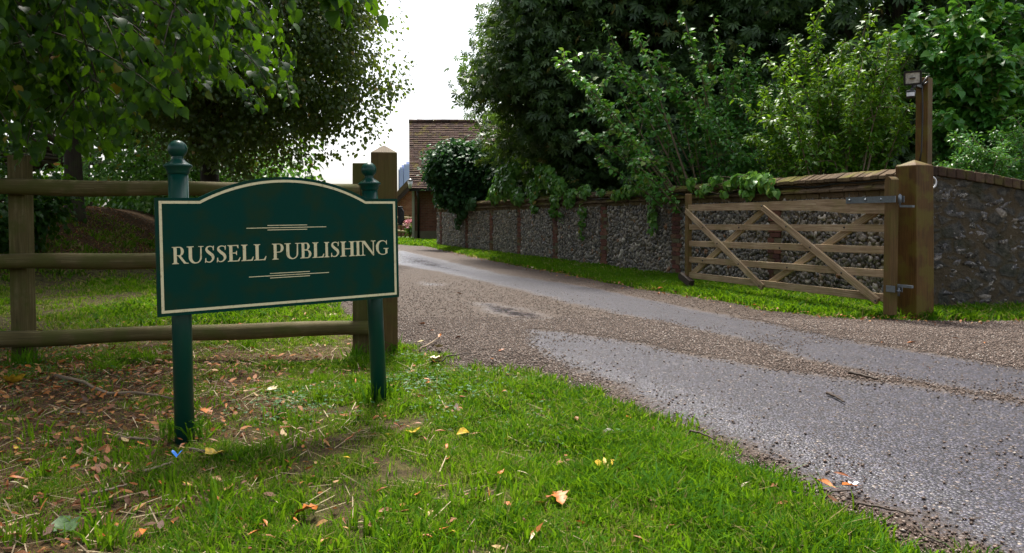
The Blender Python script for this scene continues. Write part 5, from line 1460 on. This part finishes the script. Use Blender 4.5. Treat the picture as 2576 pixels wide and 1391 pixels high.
def sow(x0, x1, y0, y1, dens, hm, wmul, region=None):
    n = int((x1 - x0) * (y1 - y0) * dens)
    x = rng.uniform(x0, x1, n); y = rng.uniform(y0, y1, n)
    ok = visible(x, y); x, y = x[ok], y[ok]
    dd = dist_line(x, y, drive_poly, True); dd = np.where(in_poly(x, y, drive_poly), -dd, dd)
    fr = dd - (fbm(x, y, 3.0, 44) - .55) * .45
    ok = (fr > -.02) & (rng.random(n := len(x)) < .25 + .75 * sstep(0, .22, fr))
    if region is not None: ok &= region(x, y) | ((dd < 0) & (dd > -.25))
    x, y = x[ok], y[ok]
    # ragged fringe onto the gravel and off it
    lu = lush_at(x, y); clump = fbm(x, y, 5.0, 60)
    p = np.clip(.12 + lu * 1.15 + (clump - .5) * 1.5, .06, 1)
    ok = rng.random(len(x)) < p; x, y, lu, clump = x[ok], y[ok], lu[ok], clump[ok]
    h = hm * (.45 + .75 * lu) * rng.uniform(.5, 1.3, len(x)) * (.6 + .9 * np.clip(clump, .2, .9))
    dry = rng.random(len(x)) < (.5 - .4 * lu + .35 * (fbm(x, y, 2.0, 120) - .5))
    t_ = np.where(dry, rng.uniform(.66, 1.0, len(x)), np.clip(rng.normal(.27, .15, len(x)) + (.5 - lu) * .3 + (fbm(x, y, 2.4, 77) - .5) * .5, 0, .68))
    parts.append(blades(np.stack([x, y, ground_z(x, y) - .003], 1), h, t_, wmul, .8))
sow(-3.2, 2.2, 1.9, 3.6, 24000, .044, .85)
sow(-4.2, 1.6, 3.6, 6.4, 13000, .045, 1.1)
sow(-8.5, -.9, 6.4, 11, 2600, .07, 1.9)
sow(-9.5, -2, 11, 17, 800, .1, 3.0)
vg = lambda x, y: in_poly(x, y, [tuple(p) for p in E2r[::4]] + [(14, 8.4), (4.6, 8.3), (2.6, 13.5), (.8, 18.4), (-.3, 21.6), (-2.9, 28.3)])
sow(-.5, 14, 6.6, 14, 4200, .062, 1.7, vg)
sow(-4, 3, 14, 30, 1500, .07, 3.2, vg)
sow(-12, 1, 29, 38, 300, .09, 6)
tx, ty, th, tt_ = [], [], [], []
for k in range(420):
    px, py = random.uniform(-40, 2300), random.uniform(850, 1420); g_ = grd(px, py)
    if in_poly(np.array([g_.x]), np.array([g_.y]), drive_poly)[0]: continue
    if random.random() > .25 + float(lush_at(np.array([g_.x]), np.array([g_.y]))[0]): continue
    m = random.randint(14, 46); r_ = random.uniform(.02, .07)
    tx.append(rng.normal(g_.x, r_, m)); ty.append(rng.normal(g_.y, r_, m)); th.append(rng.uniform(.04, .1, m) * random.uniform(.7, 1.15)); tt_.append(np.clip(rng.normal(random.choice((.2, .3, .42, .5)), .08, m), 0, .7))
for px, py in ((85, 925), (70, 918), (480, 1105), (468, 1112), (968, 1012), (940, 1020), (1000, 895), (890, 905), (2225, 790), (2270, 795), (2330, 796)):
    g_ = grd(px, py); m = 40; tx.append(rng.normal(g_.x, .05, m)); ty.append(rng.normal(g_.y - .03, .03, m)); th.append(rng.uniform(.06, .16, m)); tt_.append(rng.uniform(.05, .35, m))
x, y = np.concatenate(tx), np.concatenate(ty)
parts.append(blades(np.stack([x, y, ground_z(x, y) - .003], 1), np.concatenate(th), np.concatenate(tt_), .8, .65))
V, F, T = merge(parts)
tag(np_mesh('grass', V, F, T, M['grass']), kind='stuff')
# short dead stalks lying about
n = 9000
x = rng.uniform(-4, 1.6, n); y = rng.uniform(2, 7.5, n); ok = visible(x, y) & ~in_poly(x, y, drive_poly) & (rng.random(n) < .22 + litter_at(x, y)); x, y = x[ok], y[ok]; n = len(x)
a_ = rng.random(n) * 6.28; ax = np.stack([np.cos(a_), np.sin(a_), rng.normal(.05, .15, n)], 1)
STK = ([(-.02, 0, 0), (.02, 0, 0), (.016, 1, .03), (-.016, 1, .03)], [(0, 1, 2, 3)])
V, F, T = scatter(STK, np.stack([x, y, ground_z(x, y) + .012], 1), ax, np.tile([0, 0, 1.0], (n, 1)), rng.uniform(.03, .13, n), rng.random(n))
tag(np_mesh('dead_stalks', V, F, T, M['straw']), kind='stuff')
# clover patches
cx_, cy_ = [], []
for px, py, r_, k in ((1020, 975, .35, 420), (1120, 960, .35, 420), (1220, 985, .3, 260), (780, 1010, .4, 320), (700, 1040, .3, 220), (100, 905, .3, 300), (200, 960, .35, 260), (1150, 1040, .4, 220), (1400, 1090, .5, 160), (60, 940, .3, 200), (330, 815, .8, 420), (180, 870, .5, 260), (1030, 905, .2, 160)):
    g_ = grd(px, py); k = int(k * .6); cx_.append(rng.normal(g_.x, r_ * .5, k)); cy_.append(rng.normal(g_.y, r_ * .5, k))
x, y = np.concatenate(cx_), np.concatenate(cy_); ok = ~in_poly(x, y, drive_poly); x, y = x[ok], y[ok]; n = len(x)
x, y = np.repeat(x, 3), np.repeat(y, 3); a_ = np.repeat(rng.random(n) * 6.28, 3) + np.tile([0, 2.09, 4.19], n)
hh = np.repeat(rng.uniform(.015, .045, n), 3)
ax = np.stack([np.cos(a_), np.sin(a_), rng.normal(.05, .2, 3 * n)], 1)
DISC = ([(0, 0, 0), (.4, .35, .04), (.38, .8, .02), (0, 1, 0), (-.38, .8, .02), (-.4, .35, .04), (0, .5, -.03)], [(0, 1, 6, 5), (1, 2, 3, 6), (5, 6, 3, 4)])
V, F, T = scatter(DISC, np.stack([x, y, ground_z(x, y) + hh], 1), ax, np.tile([0, 0, 1.0], (3 * n, 1)) + rng.normal(0, .2, (3 * n, 3)), np.repeat(rng.uniform(.007, .0135, n), 3), rng.random(3 * n))
tag(np_mesh('clover', V, F, T, M['clover']), kind='stuff')
# leaf litter nobody could count: bank, fence foot, drive margins
px_, py_ = [], []
n = 26000; x = rng.uniform(-10.5, -5, n); y = rng.uniform(8, 18, n); ok = bank(x, y) > .15; px_.append(x[ok]); py_.append(y[ok])
n = 1500; x = rng.normal(-3.4, .6, n); y = rng.normal(4.9, .7, n); px_.append(x); py_.append(y)
n = 3600; x = rng.uniform(-4, -.6, n); y = rng.uniform(2.1, 5.4, n); ok = rng.random(n) < sstep(-.5, -1.9, x); px_.append(x[ok]); py_.append(y[ok])
n = 2600; x = rng.uniform(-4, 2, n); y = rng.uniform(2.1, 7, n); ok = ~in_poly(x, y, drive_poly) & (fbm(x, y, 2.2, 88) > .47); px_.append(x[ok]); py_.append(y[ok])
k_ = rng.integers(180, 400, 900); q = E2r[k_]; px_.append(q[:, 0] + rng.normal(-.06, .16, 900)); py_.append(q[:, 1] + rng.normal(-.12, .14, 900))
x, y = np.concatenate(px_), np.concatenate(py_); ok = visible(x, y, .3); x, y = x[ok], y[ok]; n = len(x)
a_ = rng.random(n) * 6.28; ax = np.stack([np.cos(a_), np.sin(a_), rng.normal(0, .1, n)], 1)
zz = np.where(in_poly(x, y, drive_poly), .03, ground_z(x, y) + rng.uniform(.008, .032, n))
V, F, T = scatter(OVAL, np.stack([x, y, zz], 1), ax, np.tile([0, 0, 1.0], (n, 1)) + rng.normal(0, .22, (n, 3)), rng.uniform(.018, .055, n), np.clip(rng.beta(1.4, 2.2, n), 0, 1), rng.normal(0, .35, n))
tag(np_mesh('leaf_litter', V, F, T, M['dryleaf']), kind='stuff')
# single fallen leaves
def leafmesh(name, kind, mat, seed):
    r_ = random.Random(seed); mb = MB()
    if kind == 'oval': L = [(.0, 0), (.2, .06), (.5, .19), (.75, .16), (1, 0)]
    elif kind == 'narrow': L = [(.0, 0), (.2, .04), (.5, .1), (.8, .07), (1, 0)]
    else: L = [(0, .02), (.15, .3), (.25, .2), (.4, .5), (.55, .22), (.75, .28), (1, .0)]
    cu, tw_ = r_.uniform(-.8, 1.3), r_.uniform(-.6, .6); fold = r_.uniform(.15, .75)
    def pt(t_, w_):
        zz_ = cu * (t_ - .5) ** 2 * .8 + abs(w_) * fold + w_ * tw_ * t_
        return (w_ + .1 * math.sin(t_ * 3 + seed), t_ - .5, zz_ + .02)
    n_ = len(L)
    for t_, w_ in L: mb.v += [pt(t_, -w_ - .002), pt(t_, 0), pt(t_, w_ + .002)]
    for k in range(n_ - 1):
        b_ = k * 3; mb.face((b_, b_ + 1, b_ + 4, b_ + 3), None, .5, True); mb.face((b_ + 1, b_ + 2, b_ + 5, b_ + 4), None, .5, True)
    st0 = pt(0, 0); b_ = len(mb.v); mb.v += [(st0[0] - .008, st0[1], st0[2]), (st0[0] + .008, st0[1], st0[2]), (st0[0] + .05, st0[1] - .28, st0[2] + .05)]; mb.face((b_, b_ + 1, b_ + 2))
    o = mb.build(name, M[mat]); me = o.data; bpy.data.objects.remove(o); return me
variants = {}
for mat in ('leaf_orange', 'leaf_brown', 'leaf_yellow', 'leaf_cream'):
    variants[mat] = [leafmesh('fallen_leaf', kd, mat, sd_) for kd, sd_ in (('oval', 1), ('oval', 5), ('narrow', 3), ('narrow', 8), ('oval', 12), ('narrow', 21))]
LAB = {'leaf_orange': 'curled orange leaf fallen on the', 'leaf_brown': 'dry reddish brown leaf fallen on the', 'leaf_yellow': 'yellow leaf fallen on the', 'leaf_cream': 'pale straw coloured leaf fallen on the'}
def drop_leaf(x, y, mat, size, me=None, label=None, group=None, tilt=.25, z=None, rz=None):
    o = bpy.data.objects.new('fallen_leaf', me or random.choice(variants[mat])); COL.objects.link(o)
    ondrive = bool(in_poly(np.array([x]), np.array([y]), drive_poly)[0])
    zz_ = .024 if ondrive else gz1(x, y) + .028
    o.location = (x, y, zz_ + size * .08); o.rotation_euler = (random.gauss(0, tilt), random.gauss(0, tilt), random.random() * 6.28 if rz is None else rz); o.scale = (size,) * 3
    surf = 'gravel drive' if ondrive else ('grass behind the fence' if y > 5.6 else ('worn grass left of the name board' if x < -1.45 - (y - 3) * .12 else 'lawn in front of the drive'))
    tag(o, label or (LAB[mat] + ' ' + surf), 'leaf', group or ('leaves fallen on the ' + surf))
    return o
k = 0
while k < 185:
    px, py = random.uniform(-20, 2100), random.uniform(800, 1390)
    if random.random() > (1.0 if px < 450 else .62 if px < 1300 else .3): continue
    g_ = grd(px, py)
    if in_poly(np.array([g_.x]), np.array([g_.y]), drive_poly)[0]: continue
    drop_leaf(g_.x, g_.y, random.choices(('leaf_orange', 'leaf_brown', 'leaf_yellow', 'leaf_cream'), (5, 6, .7, .9))[0], random.uniform(.032, .066)); k += 1
for k in range(26):
    px, py = random.uniform(500, 890), random.uniform(755, 830); g_ = grd(px, py); drop_leaf(g_.x, g_.y, random.choice(('leaf_cream', 'leaf_orange', 'leaf_cream')), random.uniform(.06, .11))
for px, py in ((1105, 855), (1062, 823), (1150, 858), (1085, 840), (1060, 870), (1240, 915), (1260, 893), (1155, 745), (2290, 872), (2335, 935), (2475, 871), (2405, 860), (1900, 775), (1700, 742), (1660, 731), (1560, 716), (1402, 766), (1850, 765), (2060, 798), (2220, 870), (1300, 672), (1340, 678), (1385, 686), (1410, 690), (2140, 1245), (2120, 1212), (2080, 1240), (1975, 1290)):
    g_ = grd(px, py); drop_leaf(g_.x, g_.y, random.choices(('leaf_orange', 'leaf_brown', 'leaf_cream'), (5, 2, 1.5))[0], random.uniform(.05, .09) * (1 if py > 800 else 1.6))
maple = leafmesh('fallen_leaf', 'maple', 'leaf_yellow', 2); mapo = leafmesh('fallen_leaf', 'maple', 'leaf_orange', 4); mapc = leafmesh('fallen_leaf', 'maple', 'leaf_cream', 6); mapg = leafmesh('fallen_leaf', 'maple', 'leaf_green', 9)
for px, py, me, sz, lab in ((1519, 1196, maple, .085, 'bright yellow lobed leaf lying on the lush grass in the middle of the lawn'), (539, 1166, maple, .085, 'yellow split leaf lying on bare soil right of the left sign post'),
                            (1405, 1277, mapo, .075, 'vivid orange two-winged leaf standing up in the front lawn'), (1040, 1105, maple, .08, 'yellow and orange leaf on long grass below the sign'),
                            (38, 978, maple, .12, 'dull yellow leaf on the worn grass at the far left edge'), (516, 1055, mapo, .09, 'crinkled orange leaf right of the left sign post'),
                            (1102, 915, mapc, .12, 'large pale leaf where the gravel meets the lawn corner'), (1105, 885, mapc, .09, 'cream curled leaf on the gravel edge by the timber post'),
                            (690, 998, mapc, .08, 'rounded buff leaf on the grass below the name board'), (170, 1352, mapg, .1, 'large pale green veined leaf lying in the grass at bottom left'),
                            (765, 1308, mapo, .08, 'broad orange leaf in front of the lawn below the sign'), (1170, 1106, variants['leaf_yellow'][0], .1, 'long yellow-green leaf tilted in the tall grass near the drive corner')):
    g_ = grd(px, py); drop_leaf(g_.x, g_.y, 'leaf_yellow', sz, me, lab, 'distinct fallen leaves', .25)
# twigs
def stick(label, pxs, r, mat='darktwig', zo=.012, cat='stick'):
    pts = [grd(px, py, .03) for px, py in pxs]
    q = resample([(p.x, p.y) for p in pts], 16)
    P = []
    for i, (x, y) in enumerate(q):
        ondrive = bool(in_poly(np.array([x]), np.array([y]), drive_poly)[0])
        P.append(Vector((x, y, (.026 if ondrive else gz1(x, y) + .012) + zo + .0015 * math.sin(i * 1.3))))
    mb = MB(); mb.tube(P, [r * (1 - .5 * k / 15) for k in range(16)], 7)
    tag(mb.build('stick', M[mat]), label, cat, 'sticks on the ground')
stick('long curved grey stick lying in the grass left of the sign post', [(140, 948), (200, 960), (240, 980), (285, 996), (330, 992), (380, 998), (435, 1012)], .011, 'twig', .02)
stick('short dark stick on the soil right of the left sign post', [(478, 1133), (520, 1137), (560, 1142), (590, 1142)], .009)
stick('pale straight stick on the worn grass at left', [(150, 1038), (200, 1041), (230, 1043)], .006, 'twig')
stick('pale split stick by the foot of the left sign post', [(300, 1105), (340, 1104), (395, 1104)], .007, 'twig')
stick('thin pale stick on the dry grass at lower left', [(230, 1245), (270, 1235), (320, 1220)], .006, 'twig')
stick('forked pale stick near the blue scrap', [(360, 1185), (395, 1175), (430, 1162)], .007, 'twig')
stick('dark stick on the tarmac near the right edge', [(2136, 940), (2165, 946), (2208, 957)], .012, 'darktwig')
stick('bent dark twig on the tarmac at right', [(2080, 992), (2100, 1000), (2125, 1015)], .009)
stick('dark twig along the gravel edge of the lawn', [(1725, 1085), (1760, 1093), (1800, 1110)], .006)
stick('long dark stick on the gravel at the lower right edge', [(2150, 1270), (2220, 1283), (2300, 1302), (2250, 1290)][:3], .005)
stick('thin dark twig on the gravel beside the lower stick', [(1980, 1225), (2060, 1238), (2130, 1240), (2170, 1232)], .004)
stick('curved dark twig at the bottom of the gravel edge', [(2300, 1330), (2330, 1355), (2370, 1372)], .005)
stick('dark twig on the gravel near the timber post', [(1085, 905), (1130, 898), (1165, 893), (1200, 890)], .006)
stick('short forked twig on gravel right of the timber post', [(1055, 880), (1080, 868), (1105, 850)], .009, 'twig')
stick('thin brown twig on gravel inside the drive corner', [(1225, 932), (1270, 940), (1310, 938)], .007)
# odd bits
g_ = grd(445, 1166); mb = MB()
for k in range(5): mb.v += [(g_.x - .02 + .01 * k, g_.y - .005, gz1(g_.x, g_.y) + .02 + .012 * abs(k - 2)), (g_.x - .021 + .0105 * k, g_.y + .008, gz1(g_.x, g_.y) + .028 + .01 * abs(k - 2) + .004 * (k % 2))]
for k in range(4): mb.face((2 * k, 2 * k + 2, 2 * k + 3, 2 * k + 1), None, .5)
tag(mb.build('foil_scrap', M['blue']), 'scrap of bright blue wrapper in the grass near the sign post', 'litter')
g_ = grd(2145, 1240); mb = MB()
for k in range(5): mb.v += [(g_.x - .016 + .009 * k, g_.y - .004, .034 + .006 * math.sin(k * 2)), (g_.x - .015 + .009 * k, g_.y + .008, .038 + .006 * math.sin(k * 2 + 1))]
for k in range(4): mb.face((2 * k, 2 * k + 2, 2 * k + 3, 2 * k + 1), None, .5)
tag(mb.build('paper_scrap', M['white']), 'tiny white paper scrap on the gravel edge at lower right', 'litter')
g_ = grd(1530, 1112); v_, f_ = I2; sh = v_ * (1 + rng.normal(0, .1, (len(v_), 1))) * np.array([.032, .024, .02]) + np.array([g_.x, g_.y, gz1(g_.x, g_.y) + .022])
tag(np_mesh('stone', sh, f_, np.zeros(len(sh)), M['stone']), 'grey stone half sunk in the lush lawn near the drive', 'stone')

# loose gravel stones
n = 260000; x = rng.uniform(-2.5, 9.5, n); y = rng.uniform(1.9, 15, n)
n = 420000; x = np.concatenate([x, rng.uniform(-1.6, 7.5, n)]); y = np.concatenate([y, rng.uniform(1.9, 7.5, n)])
ok = visible(x, y) & in_poly(x, y, drive_poly); x, y = x[ok], y[ok]
inA = np.where(in_poly(x, y, trackA), dist_line(x, y, trackA, True), -dist_line(x, y, trackA, True)); inB = np.where(in_poly(x, y, trackB), dist_line(x, y, trackB, True), -dist_line(x, y, trackB, True))
inP = np.where(in_poly(x, y, puddle), dist_line(x, y, puddle, True), -dist_line(x, y, puddle, True))
kk = np.maximum.reduce([inA + .08, inB + .05, inP * .4 - .05]) + .06 + (fbm(x, y, 2.6, 12) - .5) * .3
p = np.where(kk > 0, .004 + .07 * sstep(.55, .8, fbm(x, y, 1.7, 33)) + .45 * np.exp(-kk / .08), .9) * sstep(14.5, 5, y) ** 1.3
ok = rng.random(len(x)) < p; x, y = x[ok], y[ok]; n = len(x)
OCT = np.array([(1, 0, 0), (-1, 0, 0), (0, 1, 0), (0, -1, 0), (0, 0, 1), (0, 0, -1)], float); OF = np.array([(0, 2, 4), (2, 1, 4), (1, 3, 4), (3, 0, 4), (2, 0, 5), (1, 2, 5), (3, 1, 5), (0, 3, 5)])
sz = rng.gamma(4, .001, n) + .0018; sz = np.clip(sz, .0025, .0095)
vv = OCT[None] * (1 + rng.normal(0, .2, (n, 6, 1))) * sz[:, None, None] * np.array([1, 1, .65])
a_ = rng.random(n) * 6.28; ca, sa = np.cos(a_)[:, None], np.sin(a_)[:, None]
V = np.stack([vv[..., 0] * ca - vv[..., 1] * sa + x[:, None], vv[..., 0] * sa + vv[..., 1] * ca + y[:, None], vv[..., 2] + (drive_z(x, y) + .003 + sz * .3)[:, None]], -1)
tag(np_mesh('gravel', V.reshape(-1, 3), (OF[None] + (np.arange(n) * 6)[:, None, None]).reshape(-1, 3), np.repeat(np.clip(rng.normal(.48, .24, n), 0, 1), 6), M['pebble'], smooth=True), kind='stuff')
